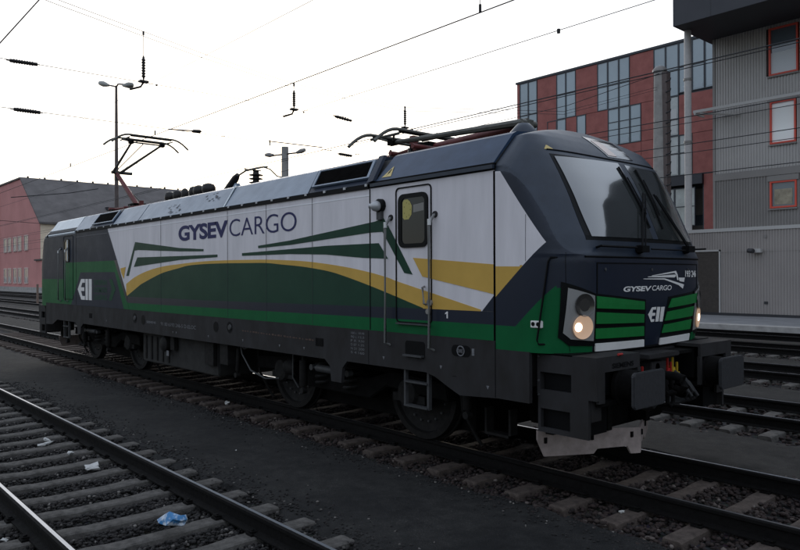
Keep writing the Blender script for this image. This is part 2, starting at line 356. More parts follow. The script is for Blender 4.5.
# ------------------------------------------------------------------ loose stones
def ico():
    t = (1+5**.5)/2
    v = np.array([(-1,t,0),(1,t,0),(-1,-t,0),(1,-t,0),(0,-1,t),(0,1,t),(0,-1,-t),(0,1,-t),(t,0,-1),(t,0,1),(-t,0,-1),(-t,0,1)], float)/1.9
    f = np.array([(0,11,5),(0,5,1),(0,1,7),(0,7,10),(0,10,11),(1,5,9),(5,11,4),(11,10,2),(10,7,6),(7,1,8),(3,9,4),(3,4,2),(3,2,6),(3,6,8),(3,8,9),(4,9,5),(2,4,11),(6,2,10),(8,6,7),(9,8,1)])
    return v, f
def ballast_mat(name, c0, c1, c2):
    m = bpy.data.materials.new(name); m.use_nodes = True; t = m.node_tree; b = t.nodes['Principled BSDF']; l = t.links
    gi = t.nodes.new('ShaderNodeNewGeometry'); cr = t.nodes.new('ShaderNodeValToRGB'); cr.color_ramp.interpolation = 'LINEAR'
    e = cr.color_ramp.elements; e[0].color = (*c0,1); e[1].color = (*c2,1); k = e.new(.6); k.color = (*c1,1); k = e.new(.93); k.color = (*c1,1)
    l.new(gi.outputs['Random Per Island'], cr.inputs[0]); l.new(cr.outputs[0], b.inputs['Base Color']); b.inputs['Roughness'].default_value = .9
    return m
def stones(name, xs, ys, zs, size, m):
    v, f = ico(); n = len(xs); nv = len(v)
    sc = size*rng.uniform(.55, 1.3, (n,1,3))*np.array([1,1,.7]); a = rng.uniform(0, 6.28, n); ca, sa = np.cos(a), np.sin(a)
    P = v[None]*(1+rng.uniform(-.25,.25,(n,nv,1)))*sc
    X_ = P[...,0]*ca[:,None]-P[...,1]*sa[:,None]+xs[:,None]; Y_ = P[...,0]*sa[:,None]+P[...,1]*ca[:,None]+ys[:,None]
    Z_ = P[...,2]+zs[:,None]
    co = np.stack([X_,Y_,Z_],-1).reshape(-1,3); F_ = (f[None]+(np.arange(n)*nv)[:,None,None]).reshape(-1,3)
    me = bpy.data.meshes.new(name); me.vertices.add(len(co)); me.vertices.foreach_set('co', co.astype(np.float32).ravel())
    me.loops.add(F_.size); me.loops.foreach_set('vertex_index', F_.astype(np.int32).ravel())
    me.polygons.add(len(F_)); me.polygons.foreach_set('loop_start', np.arange(0, F_.size, 3, dtype=np.int32)); me.update(calc_edges=True)
    me.materials.append(m); o = bpy.data.objects.new(name, me); COL.objects.link(o); return o
def bed(n, xa, xb, yc, half, zc=-.235):
    x = rng.uniform(xa, xb, n); y = rng.uniform(-half, half, n)
    z = zc+.028*np.sin(x*10.47+1.3)*np.cos(y*2)+rng.uniform(-.02,.035,n)-np.clip(np.abs(y)-1.2, 0, 1)*.06
    yy = y+(yc(x) if callable(yc) else yc)
    return x, yy, z
bm_near = ballast_mat('ballast_dark', (.004,.0035,.0033), (.017,.014,.013), (.17,.155,.14))
bm_loco = ballast_mat('ballast_rusty', (.007,.004,.0035), (.027,.0155,.0125), (.14,.115,.10))
x, y, z = bed(62000, -14, 1.5, -4.653, 1.62, -.244); k = rng.random(len(x)) < np.clip(1.2-np.abs(x+3)/16, .35, 1); 
tag(stones('ballast', x[k], y[k], z[k], .021, bm_near), 'dark crushed stone ballast between the near track sleepers', 'ballast', kind='stuff')
x, y, z = bed(42000, -20, 4.5, 0, 1.62, -.24)
tag(stones('ballast', x, y, z, .026, bm_loco), 'rust brown stone ballast under the locomotive track', 'ballast', kind='stuff')
x, y, z = bed(14000, -50, 6, lambda x: np.array([y2(float(q)) for q in x]), 1.7)
x2, yb, z2_ = bed(6000, -40, 6, Y3, 1.6)
x3, y3_, z3_ = bed(4000, -30, 6, Y4, 1.7); x2 = np.concatenate([x2,x3]); yb = np.concatenate([yb,y3_]); z2_ = np.concatenate([z2_,z3_])
tag(stones('ballast', np.concatenate([x,x2]), np.concatenate([y,yb]), np.concatenate([z,z2_]), .036, bm_loco), 'grey brown ballast along the tracks behind the locomotive', 'ballast', kind='stuff')
# grit kicked onto the path edges
xs = rng.uniform(-14, 2, 2600); side = rng.random(2600) < .5; e_ = np.abs(rng.normal(0, .22, 2600))
ys = np.where(side, -3.38+e_, -1.46-e_)
tag(stones('gravel', xs, ys, np.full(2600, -.195), .014, bm_near), 'scattered grit along both edges of the dark path', 'gravel', kind='stuff')

# ------------------------------------------------------------------ tracks
PROF = [(-.075,-.172),(-.075,-.160),(-.012,-.142),(-.009,-.055),(-.036,-.040),(-.036,-.012),(-.016,0),(.016,0),(.036,-.012),(.036,-.040),(.009,-.055),(.012,-.142),(.075,-.160),(.075,-.172)]
def rail(label, path, top):
    b = MB(); n = len(PROF)
    mats = [M['rail']]*n; mats[6] = top; mats[5] = M['rail']; mats[7] = M['rail']
    vs = []
    for i, (x, y) in enumerate(path):
        for p in PROF: vs.append((x, y+p[0], p[1]))
    for k in range(n):
        k2 = (k+1) % n
        fs = [(i*n+k, i*n+k2, (i+1)*n+k2, (i+1)*n+k) for i in range(len(path)-1)]
        b.f += fs; b.m += [b.mi(mats[k])]*len(fs)
    b.v = vs
    o = b.build('rail', M['rail']); return tag(o, label, 'rail')
def straight(y, a, c): return [(a, y), (c, y)]
rail('shiny rail nearest the bottom left corner of the photo', straight(-4.653-.7535, -130, 12), M['railtop'])
rail('shiny rail beside the blue litter bag, bordering the dark path', straight(-4.653+.7535, -130, 12), M['railtop'])
rail('rail under the near side wheels of the locomotive', straight(-.7535, -130, 14), M['railtop2'])
rail('rail under the far side wheels of the locomotive', straight(.7535, -130, 14), M['railtop'])
P2 = [(x, y2(x)) for x in (-140, 16)]
rail('first rail beyond the locomotive and its asphalt strip', [(a, c-.7535) for a, c in P2], M['railtop'])
rail('second rail beyond the locomotive, before the second asphalt strip', [(a, c+.7535) for a, c in P2], M['railtop'])
rail('third rail beyond the locomotive, level with the middle of the far buffer', straight(Y3-.7535, -160, 20), M['railtop'])
rail('fourth rail beyond the locomotive', straight(Y3+.7535, -160, 20), M['railtop'])
rail('fifth rail beyond the locomotive, level with the top of the far buffer box', straight(Y4-.7535, -160, 20), M['railtop2'])
rail('sixth rail beyond the locomotive', straight(Y4+.7535, -160, 20), M['railtop2'])
rail('second farthest rail, nearer rail of the track beside the kerb', straight(Y5-.7535, -160, 20), M['railtop2'])
rail('farthest rail, right in front of the pale kerb and road', straight(Y5+.7535, -160, 20), M['railtop2'])
def sleeper(m, label, group, clips=True):
    b = MB(); L_ = 1.3
    st = [(-L_,.088,-.186),(-L_+.03,.098,-.177),(-.48,.098,-.178),(-.30,.090,-.190),(.30,.090,-.190),(.48,.098,-.178),(L_-.03,.098,-.177),(L_,.088,-.186)]
    vs = []; fs = []
    for (y, hw, zt) in st: vs += [(-hw-.03, y, -.36), (-hw, y, zt-.012), (-hw+.02, y, zt), (hw-.02, y, zt), (hw, y, zt-.012), (hw+.03, y, -.36)]
    n = 6
    for i in range(len(st)-1):
        for k in range(n): k2 = (k+1) % n; fs.append((i*n+k, i*n+k2, (i+1)*n+k2, (i+1)*n+k))
    fs += [tuple(range(n)), tuple(range(len(vs)-n, len(vs)))]
    b.add(vs, fs)
    if not clips:
        return tag(b.build('sleeper', m), label, 'sleeper', group)
    r = empty('sleeper', label=label, cat='sleeper', group=group)
    b.build('concrete_beam', m, r)
    for s in (-1, 1):
        c = MB()
        for q in (-1, 1):
            c.box((-.05, s*.7535+q*.085-.03, -.18), (.05, s*.7535+q*.085+.03, -.158)); c.tube([(-.035, s*.7535+q*.05, -.150), (-.035, s*.7535+q*.1, -.140), (.035, s*.7535+q*.1, -.140), (.035, s*.7535+q*.05, -.150)], .009, 6)
            c.lathe((0, s*.7535+q*.085, -.16), (0,0,1), [(0,.02),(.03,.018)], 8)
        c.build('rail_clip', M['rail'], r)
    return r
def row(proto, xs, yf, first=True):
    for i, x in enumerate(xs):
        o = proto if i == 0 else copy_tree(proto)
        o.location = (x+random.uniform(-.012,.012), yf(x)+random.uniform(-.02,.02), random.uniform(-.006,.004)); o.rotation_euler.z = random.uniform(-.008,.008)
row(sleeper(M['concrete'], 'worn grey concrete sleeper of the near track at the bottom left', 'sleepers of the near track'), [-1.495+.6*k for k in range(3, -22, -1)], lambda x: -4.653)
row(sleeper(M['sleeper2'], 'rust stained concrete sleeper under the locomotive track', 'sleepers under the locomotive'), [-1.369+.6*k for k in range(8, -48, -1)], lambda x: 0)
row(sleeper(M['concrete'], 'half buried sleeper of the first track beyond the locomotive', 'sleepers of the first track beyond', False), [-1.27+.6*k for k in range(6, -8, -1)]+[-24-.6*k for k in range(55)], y2)
row(sleeper(M['concrete'], 'half buried sleeper of the second track beyond the locomotive', 'sleepers of the second track beyond', False), [-2.3+.6*k for k in range(5, -10, -1)], lambda x: Y3)
row(sleeper(M['concrete'], 'half buried sleeper of the third track beyond the locomotive', 'sleepers of the third track beyond', False), [.1-.6*k for k in range(-2, 18)], lambda x: 15.2)

# litter
def crumple(name, loc, size, m, seed, flat=.35, n=16):
    r = random.Random(seed); bm = bmesh.new(); bmesh.ops.create_icosphere(bm, subdivisions=2, radius=1)
    off = [Vector((r.uniform(-1,1), r.uniform(-1,1), r.uniform(-1,1))).normalized() for _ in range(n)]
    for v in bm.verts:
        d = 1
        for o in off:
            k = v.co.normalized().dot(o)
            if k > .55: d -= (k-.55)*r.uniform(.75,.95)
        v.co = v.co*max(d, .3)*(1+r.uniform(-.2,.2))
        v.co = Vector((v.co.x*size[0], v.co.y*size[1], v.co.z*size[2]))
    me = bpy.data.meshes.new(name); bm.to_mesh(me); bm.free(); me.materials.append(m)
    o = bpy.data.objects.new(name, me); COL.objects.link(o); o.location = loc; o.rotation_euler = (0, 0, r.uniform(0, 3)); return o
mb_bag = mat('blue_bag', (.50,.55,.60), .4, noise=.5, nscale=11, col2=(.03,.17,.38), thr=(.44,.56))
mpaper = mat('paper_litter', (.50,.49,.47), .8, noise=.3, nscale=14)
tag(crumple('plastic_bag', (-2.57,-4.42,-.08), (.135,.20,.125), mb_bag, 4), 'crumpled blue and white plastic bag lying between the near rails', 'bag')
for i, (x, y, s, l) in enumerate([(-5.25,-4.32,.085,'flattened pale packet nearest the blue bag, between the near rails'),(-6.15,-4.28,.06,'torn white paper on the near track, middle one of the litter'),(-6.95,-4.36,.055,'crumpled white paper on the near track, farthest one of the litter'),(-7.15,-4.28,.05,'small paper scrap beside the farthest crumpled paper on the near track')]):
    tag(crumple('paper', (x, y, -.15), (s*1.4, s*2.0, s*.95), mpaper, 11+i), l, 'litter')
tag(crumple('paper', (-3.47,-5.62,-.19), (.05,.04,.02), mpaper, 21), 'pale scrap outside the nearest rail at the bottom left', 'litter')
tag(crumple('paper', (-8.05,-1.06,-.13), (.07,.05,.06), mpaper, 22), 'white paper ball beside the rail under the middle of the locomotive', 'litter')
tag(crumple('paper', (-.23,-1.03,-.16), (.055,.04,.03), mpaper, 23), 'white scrap at a sleeper end in front of the snow plough', 'litter')
tag(crumple('stone', (-5.0,-2.55,-.185), (.02,.02,.015), mpaper, 24), 'lone pale pebble on the dark path', 'stone')
# ------------------------------------------------------------------ electric locomotive
LOCO = empty('electric_locomotive', (-9.49, 0, 0), label='green, white and navy electric freight locomotive standing on the middle track', cat='locomotive')
class Par:      # parts are built in world metres, then parented without moving
    pass
def part(mb, name, m=None, parent=None, **kw):
    o = mb.build(name, m, None, **kw); 
    p = parent or LOCO; o.parent = p
    o.location = (o.location.x+9.49, o.location.y, o.location.z) if p is LOCO else o.location
    return o
def adopt(o, parent=None):
    o.parent = parent or LOCO
    if (parent or LOCO) is LOCO: o.location = (9.49, 0, 0)
    return o
XR, XF0 = -17.59, -1.39
# ---- body side: one long shell between the cab noses
b = MB(); b.box((XR+.006, -1.5, 1.43), (XF0-.024, 1.5, 3.205)); part(b, 'body_shell', M['white'])
b = MB(); b.box((XR, -1.49, 1.4), (XF0, 1.49, 3.19)); b.box((XF0-.0235, -1.5045, 1.425), (XF0-.021, 1.5, 3.2)); part(b, 'inner_frame', M['black'])
def decal(name, poly, m, d=.003, t=.002, parent=None, holes=None):
    mb = MB(); mb.prism(poly, 0, t, sideP(d)); return part(mb, name, m, parent)
def yat(tab, x):
    for (a, va), (b_, vb) in zip(tab, tab[1:]):
        if (a <= x <= b_) or (b_ <= x <= a): return va+(vb-va)*(x-a)/(b_-a)
    return tab[0][1] if abs(x-tab[0][0]) < abs(x-tab[-1][0]) else tab[-1][1]
def strip_side(name, xs, top, bot, m, d=.003):
    mb = MB(); n = len(xs)
    vs = [(x, -1.5-d, top(x)) for x in xs]+[(x, -1.5-d, bot(x)) for x in xs]+[(x, -1.5-d+.0025, top(x)) for x in xs]+[(x, -1.5-d+.0025, bot(x)) for x in xs]
    fs = [(i, i+1, n+i+1, n+i) for i in range(n-1)]+[(2*n+i, i, i+1, 2*n+i+1)[::-1] for i in range(n-1)]+[(n+i, 3*n+i, 3*n+i+1, n+i+1) for i in range(n-1)]
    mb.add(vs, fs); return part(mb, name, m)
XE = XF0-.024
navy_t = lambda x: 1.70 if x < -8 else 1.70+.03*(x+8)/5 if x < -3 else 1.73
navy_b = lambda x: 1.566+.03*(x+11.6)/10.2
gt = D['gold_top']; hl = D['hill']
def smooth(tab, x):
    # Catmull-Rom through the measured outline
    for i in range(len(tab)-1):
        if tab[i][0] <= x <= tab[i+1][0]:
            p0 = tab[max(i-1,0)]; p1 = tab[i]; p2 = tab[i+1]; p3 = tab[min(i+2,len(tab)-1)]
            t = (x-p1[0])/(p2[0]-p1[0]); m1 = (p2[1]-p0[1])/(p2[0]-p0[0])*(p2[0]-p1[0]); m2 = (p3[1]-p1[1])/(p3[0]-p1[0])*(p2[0]-p1[0])
            return (2*t**3-3*t*t+1)*p1[1]+(t**3-2*t*t+t)*m1+(-2*t**3+3*t*t)*p2[1]+(t**3-t*t)*m2
    return yat(tab, x)
xs = list(np.linspace(-11.70, -1.595, 150))
def gold_lower(x):
    if x < hl[0][0]: return max(navy_t(x), 1.71+(x+11.66)*(1.963-1.71)/(11.66-10.894)) if x > -11.66 else navy_t(x)
    return max(navy_t(x), smooth(hl, x)) if x < hl[-1][0] else navy_t(x)
strip_side('gold_stripe', xs, lambda x: max(smooth(gt, x), navy_t(x)+.002), lambda x: min(gold_lower(x), smooth(gt, x)), M['gold'])
xs = list(np.linspace(-11.66, -2.49, 140))
strip_side('green_hill', xs, lambda x: max(gold_lower(x), navy_t(x)+.001), navy_t, M['dgreen'])
strip_side('navy_stripe', [-11.66, -8, -3, XE], navy_t, navy_b, M['navy'])
strip_side('green_stripe', [-11.62, -3, XE], navy_b, lambda x: 1.4285, M['green'])
g1, g2, g3, g4, g5 = D['gold_right']
decal('gold_stripe', [g1, (XE, 2.225), (XE, 1.915), g5], M['gold'])
decal('gold_stripe', D['gold_small'], M['gold'])
# the navy wedge next to the cab seam below the white arrow
decal('navy_stripe', [(-1.576,1.732), (XE, 1.732), (XE, 1.895)], M['navy'])
for k in ('ru', 'rl', 'lu', 'll'):
    decal('green_arrow', D[k], M['dgreen'])
M['outline_green'] = mat('outline_green', (.010,.060,.030), .5, spec=.1)
# rear third: grey and green livery
decal('grey_panel', [(XR+.006, 3.204), (-12.828, 3.204), (-12.24, 2.485), (-12.398, 2.475), (-15.991, 2.487), (-15.99, 2.07), (XR+.006, 2.07)], M['cabgrey'])
decal('navy_stripe', [(-12.24, 2.485), (-11.645, 1.700), (-11.66, 1.566), (-12.398, 2.475)], M['navy'], .0035)
decal('green_stripe', D['rg_top'], M['green'])
decal('green_stripe', [(-12.398,2.475),(-11.62,1.566),(-11.52,1.4285),(-11.83,1.4285),(-12.363,2.224)], M['green'])
decal('green_stripe', [(-15.991,2.487),(-14.683,2.233),(-15.42,1.4285),(-15.99,1.4285)], M['green'])
decal('green_panel', [(XR+.006,2.07),(-15.99,2.07),(-15.99,1.4285),(XR+.006,1.4285)], M['green'])
decal('grey_panel', [(-14.683,2.233),(-12.363,2.224),(-11.83,1.4285),(-15.42,1.4285)], M['cabgrey'])
decal('chevron', D['rg_chev'], M['outline_green'], .0055)
def ellmap(poly, fn): return [fn(a, b) for a, b in poly]
# arrow shaped badge
# with its letters, side version
bx0, bx1, bz0, bz1 = -14.89, -13.87, 1.57, 2.07
def lg(a, b): return (bx0+(bx1-bx0)*a, bz0+(bz1-bz0)*b)
ELLP = [[(0,.5),(.26,1),(.52,1),(.52,.82),(.34,.82),(.24,.6),(.48,.6),(.48,.42),(.24,.42),(.34,.18),(.52,.18),(.52,0),(.26,0)], [(.57,1),(.74,1),(.74,0),(.57,0)], [(.80,1),(1,1),(1,0),(.80,0)]]
mb = MB()
for p in ELLP: mb.prism([lg(a, c) for a, c in p], 0, .002, sideP(.0056))
part(mb, 'badge', M['lwhite'])
for i, s in enumerate(('EUROPEAN', 'LOCOMOTIVE', 'LEASING')):
    z1 = 2.05-.17*i; adopt(text_obj('lettering', s, (-13.72, -12.85, z1-.12, z1), lambda a, c: (a, -1.5065, c), M['outline_green'], LOCO, bold=.02))
# lettering
tm = D['text_side']; 
def tz(a, c): # baseline rises slightly with the measured outline
    return (a, -1.5045, c)
adopt(text_obj('lettering', 'GYSEV', (-9.09, -7.18, 2.765, 3.045), tz, M['letter'], LOCO, bold=.035, spacing=.95))
adopt(text_obj('lettering', 'CARGO', (-7.13, -5.13, 2.765, 3.045), tz, M['letter'], LOCO, bold=-.008, spacing=.97))
mb = MB(); mb.prism([(-2.105,1.635),(-2.085,1.635),(-2.085,1.71),(-2.10,1.71),(-2.128,1.692),(-2.128,1.677),(-2.105,1.688)], 0, .001, lambda a, c, d: (a, -1.5045-d, c)); part(mb, 'lettering', M['lwhite'])
# panel joints and the pressed ledge
mb = MB()
for x in (-9.893, -7.201, -5.969, -4.735): mb.box((x-.0022, -1.5058, 1.44), (x+.0022, -1.5005, 3.2))
part(mb, 'panel_joint', mat('joint_dark', (.04,.04,.045), .6))  # thin dark joint lines
mb = MB(); mb.box((-3.466, -1.5066, 1.436), (-3.449, -1.5005, 3.2)); part(mb, 'cab_joint', M['black'])
mb = MB(); mb.box((-15.02, -1.5066, 1.436), (-15.0, -1.5005, 3.2)); part(mb, 'cab_joint', M['black'])
mb = MB(); mb.box((-12.78, -1.5035, 3.116), (-3.47, -1.5005, 3.130)); part(mb, 'side_ledge', mat('ledge_white', (.78,.78,.80), .5))
mb = MB(); mb.box((-15.0, -1.509, 3.098), (-12.80, -1.504, 3.108)); part(mb, 'side_ledge', M['lgrey'])

# ---- roof
b = MB(); prof = [(-1.47,3.19),(-1.49,3.28),(-1.17,3.60),(-.6,3.70),(.6,3.70),(1.17,3.60),(1.49,3.28),(1.47,3.19)]
b.prism(prof, -17.45, -1.40, lambda a, c, d: (d, a, c)); part(b, 'roof_core', mat('roof_black', (.012,.012,.013), .7))
def roofpanel(name, xa, xb, m, tilt=.10, z0=3.27, thick=.03, zt=3.665, parent=None):
    a = roofpanel1(name, xa, xb, m, tilt, z0, thick, zt, parent, 1); b = roofpanel1(name, xa, xb, m, tilt, z0, thick, zt, parent, -1); return a, b
def roofpanel1(name, xa, xb, m, tilt, z0, thick, zt, parent, side):
    """slanted roof cover on both sides of the roof with a rolled top edge"""
    p = [(-1.508, z0), (-1.19, zt-.03), (-1.13, zt), (-.95, zt+.018)]
    b = MB()
    for s in (side,):
        vs = []
        for (y, z) in p:
            k = (z-z0)/(zt-z0)
            for (dx, yy, zz) in ((xa-tilt*k*2, y, z), (xb-tilt*k*2, y, z), (xb-tilt*k*2, y+.02, z-thick), (xa-tilt*k*2, y+.02, z-thick)): vs.append((dx, yy*s, zz))
        fs = [(0,1,2,3), (12,15,14,13)]
        for i in range(3):
            for k in range(4): k2 = (k+1) % 4; fs.append((i*4+k, (i+1)*4+k, (i+1)*4+k2, i*4+k2))
        b.add(vs, fs)
    return part(b, name, m, parent)
roofpanel('roof_panel', -11.0, -7.33, M['greyroof']); roofpanel('roof_panel', -7.27, -4.84, M['greyroof'])
roofpanel('roof_panel', -12.45, -11.04, M['greyroof']); roofpanel('roof_panel', -15.08, -13.98, M['greyroof'])
for xa, xb in ((-4.80, -3.42), (-13.94, -12.5)):
    frs = roofpanel('roof_grille', xa, xb, M['cabgrey'], thick=.04)
    for fr, s in zip(frs, (1, -1)):
        ins = MB()
        q = lambda x, k, d: (x-.2*k, s*(-1.515+.325*k-.012*d), 3.27+.365*k+.012*d)
        m0, m1, k0, k1 = xa+.10, xb-.10, .22, .86
        ins.add([q(m0,k0,.5), q(m1,k0,.5), q(m1,k1,.5), q(m0,k1,.5)], [(0,1,2,3)], M['black'])
        for j in range(14):
            k = k0+(k1-k0)*j/13; vs = [q(m0,k-.012,.6), q(m1,k-.012,.6), q(m1,k+.012,1.6), q(m0,k+.012,1.6)]; ins.add(vs, [(0,1,2,3)], M['under'])
        for (xx0, xx1, ka, kb) in ((m0-.05,m1+.05,k0-.05,k0),(m0-.05,m1+.05,k1,k1+.05),(m0-.05,m0,k0,k1),(m1,m1+.05,k0,k1)):
            ins.add([q(xx0,ka,2), q(xx1,ka,2), q(xx1,kb,2), q(xx0,kb,2), q(xx0,ka,.4), q(xx1,ka,.4), q(xx1,kb,.4), q(xx0,kb,.4)], [(0,1,2,3),(0,4,5,1),(1,5,6,2),(2,6,7,3),(3,7,4,0)], M['greyroof'])
        o = ins.build('louvre', None, fr)
roofpanel('roof_panel', -17.40, -15.14, M['rearroof'], tilt=.12, z0=3.235)
cabroof = roofpanel('cab_roof', -3.34, -1.405, M['cabroof'], tilt=0.0, z0=3.285, zt=3.66)
# raked rear edge of the cab roof and its drip rail
b = MB(); b.box((-3.42, -1.535, 3.222), (-1.40, -1.50, 3.262)); part(b, 'drip_rail', M['navyroof'])
b = MB(); b.box((-3.42, -1.52, 3.264), (-1.40, -1.47, 3.284)); part(b, 'roof_seal', M['black'])
b = MB(); b.prism([(-3.345,3.27),(-3.50,3.645),(-3.60,3.645),(-3.45,3.25)], 0, .05, lambda a, c, d: (a, -1.5+(c-3.27)*.86-d, c+.02)); part(b, 'roof_edge_trim', M['cabgrey'])
b = MB(); b.box((-15.0, -1.522, 3.207), (-3.47, -1.49, 3.262)); gut = part(b, 'gutter', M['black'])
b = MB()
x = -3.507
while x > -15: b.box((x-.022, -1.532, 3.236), (x+.022, -1.50, 3.268)); x -= .452
o = b.build('gutter_clips', mat('clip', (.45,.45,.45), .5), None); o.parent = gut
b = MB(); b.prism([(-.95,3.675),(-.5,3.70),(.5,3.70),(.95,3.675),(.95,3.60),(-.95,3.60)], -3.3, -1.405, lambda a, c, d: (d, a, c)); part(b, 'cab_roof_top', M['navyroof'])
# seams between cover plates
b = MB()
for x in (-7.30,): b.prism([(x-.012,3.255),(x+.02,3.255),(x-.2+.02,3.665),(x-.2-.012,3.665)], 0, .012, lambda a, c, d: (a, -1.503+(c-3.27)*.82-d, c+.01))
part(b, 'roof_strap', M['rearroof'])
# small dark flecks on the covers
M['fleck'] = mat('fleck_dark', (.025,.03,.045), .6)
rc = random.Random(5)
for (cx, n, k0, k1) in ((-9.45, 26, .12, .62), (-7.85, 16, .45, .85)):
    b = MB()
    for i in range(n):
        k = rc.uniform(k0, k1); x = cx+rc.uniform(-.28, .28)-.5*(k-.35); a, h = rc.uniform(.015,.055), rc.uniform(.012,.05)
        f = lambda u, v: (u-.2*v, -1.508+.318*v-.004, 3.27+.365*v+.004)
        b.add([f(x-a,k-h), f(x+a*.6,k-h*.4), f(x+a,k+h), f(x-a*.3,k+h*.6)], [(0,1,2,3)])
    part(b, 'roof_flecks', M['fleck'])
# ---- cab noses
def nose_grid(nz=120, nt_=150):
    zs = [1.34+(2.25-1.34)*i/24 for i in range(24)]+[2.25+(3.55-2.25)*i/60 for i in range(60)]+[3.55+(3.784-3.55)*(1-(1-i/28)**1.6) for i in range(29)]
    rows = []
    for z in zs:
        r_ = []
        for j in range(nt_+1):
            ph = math.radians(-90+180*j/nt_)
            if j == 0: r_.append((XS, -half_w(XS, z), z)); continue
            if j == nt_: r_.append((XS, half_w(XS, z), z)); continue
            x, y = nose_ray(ph, z); r_.append((x, y, z))
        rows.append(r_)
    return rows
ROWS = nose_grid()
def nose_mesh(name, cuts, classify, mats, mirror=False):
    bm = bmesh.new(); nr = len(ROWS); ncol = len(ROWS[0])
    V = [[bm.verts.new(p) for p in r_] for r_ in ROWS]
    for i in range(nr-1):
        for j in range(ncol-1):
            bm.faces.new((V[i][j], V[i][j+1], V[i+1][j+1], V[i+1][j]))
    bm.faces.new([V[0][j] for j in range(ncol-1, -1, -1)])
    bmesh.ops.remove_doubles(bm, verts=bm.verts, dist=1e-5)
    for (a, c) in cuts:       # a, c: points (x, z) of a line seen from the side
        d = Vector((c[0]-a[0], 0, c[1]-a[1])); nrm = Vector((-d.z, 0, d.x)).normalized()
        bmesh.ops.bisect_plane(bm, geom=bm.verts[:]+bm.edges[:]+bm.faces[:], plane_co=Vector((a[0], 0, a[1])), plane_no=nrm, dist=1e-6)
    for f in bm.faces:
        c = f.calc_center_median(); f.material_index = classify(c.x, c.y, c.z); f.smooth = True
    me = bpy.data.meshes.new(name)
    if mirror:
        for v in bm.verts: v.co.x = -18.98-v.co.x
    bmesh.ops.recalc_face_normals(bm, faces=bm.faces); bm.to_mesh(me); bm.free()
    for m in mats: me.materials.append(m)
    me.set_sharp_from_angle(angle=math.radians(22))
    o = bpy.data.objects.new(name, me); COL.objects.link(o); return adopt(o)
A0, A1, A2 = (-1.306, 3.162), (-.783, 2.434), (-1.39, 1.885)
NG0, NG1 = (-1.129, 1.592), (-.690, 2.013)
GT = 2.205
def side_of(p, a, c): return (c[0]-a[0])*(p[1]-a[1])-(c[1]-a[1])*(p[0]-a[0])
def cls(x, y, z):
    p = (x, z)
    if z > lerp_tab(x, CZ): return 4
    if abs(y) < 1.0: return 0
    if x > -.70: return 2 if z < 1.99-(1.37-abs(y))*.34 else 0
    if side_of(p, A0, A1) < 0 and side_of(p, A1, A2) < 0 and z < lerp_tab(x, CZ):
        if z < GT: return 3
        return 1
    if z > lerp_tab(x, CZ): return 4
    if side_of(p, NG0, NG1) < 0 or (z < 1.592 and x < -.6): return 2
    return 0
CR = list(zip(CZ, CZ[1:]))
front_cab = nose_mesh('front_cab', CR+[(A0, A1), (A1, A2), (NG0, NG1), ((-2, 1.592), (0, 1.592)), ((-2, GT+.006), (0, GT-.02))], cls, [M['navy'], M['white'], M['green'], M['gold'], M['navyroof']])
rear_cab = nose_mesh('rear_cab', [((-2, 2.07), (0, 2.07)), ((-2, 3.24), (0, 3.24))], lambda x, y, z: 2 if z > 3.24 else 0 if z > 2.07 else 1, [M['cabgrey'], M['green'], M['rearroof']], True)
# ---- things laid on the nose surface
def NS(y, z, d=.004):
    x = nose_x(y, z); e = 1e-3
    gx = 1.0; gy = -(nose_x(y+e, z)-nose_x(y-e, z))/(2*e); gz = -(nose_x(y, z+e)-nose_x(y, z-e))/(2*e)
    n = Vector((gx, gy, gz)).normalized(); return Vector((x, y, z))+n*d
def clampy(y): return max(-1.47, min(1.47, y))
def nquad(mb, q, d=.004, nu=10, nv=4, m=None, skirt=.012):
    """q: four corners (y, z) TL TR BR BL laid on the nose, with a thin rim"""
    vs = []; fs = []
    for i in range(nv+1):
        for j in range(nu+1):
            u, v = j/nu, i/nv
            y = (q[0][0]*(1-u)+q[1][0]*u)*(1-v)+(q[3][0]*(1-u)+q[2][0]*u)*v; z = (q[0][1]*(1-u)+q[1][1]*u)*(1-v)+(q[3][1]*(1-u)+q[2][1]*u)*v
            vs.append(NS(y, z, d))
    n = nu+1
    for i in range(nv):
        for j in range(nu): fs.append((i*n+j, i*n+j+1, (i+1)*n+j+1, (i+1)*n+j))
    # rim
    rim = [j for j in range(n)]+[(i*n+n-1) for i in range(1, nv+1)]+[nv*n+j for j in range(n-2, -1, -1)]+[i*n for i in range(nv-1, 0, -1)]
    o = len(vs)
    for k in rim:
        r_, c_ = divmod(k, n); u, v = c_/nu, r_/nv
        y = (q[0][0]*(1-u)+q[1][0]*u)*(1-v)+(q[3][0]*(1-u)+q[2][0]*u)*v; z = (q[0][1]*(1-u)+q[1][1]*u)*(1-v)+(q[3][1]*(1-u)+q[2][1]*u)*v
        vs.append(NS(y, z, d-skirt))
    L_ = len(rim)
    for k in range(L_): fs.append((rim[k], rim[(k+1) % L_], o+(k+1) % L_, o+k))
    mb.add(vs, fs, m)
def npoly(mb, poly, d=.004, m=None):
    """small outline triangulated and laid on the nose"""
    bm = bmesh.new(); vs = [bm.verts.new((y, z, 0)) for y, z in poly]; f = bm.faces.new(vs); bmesh.ops.triangulate(bm, faces=[f])
    for _ in range(2):
        bmesh.ops.subdivide_edges(bm, edges=[e for e in bm.edges if e.calc_length() > .08], cuts=1, use_grid_fill=False); bmesh.ops.triangulate(bm, faces=bm.faces)
    bm.verts.index_update()
    mb.add([NS(v.co.x, v.co.y, d) for v in bm.verts], [tuple(v.index for v in f.verts) for f in bm.faces], m); bm.free()
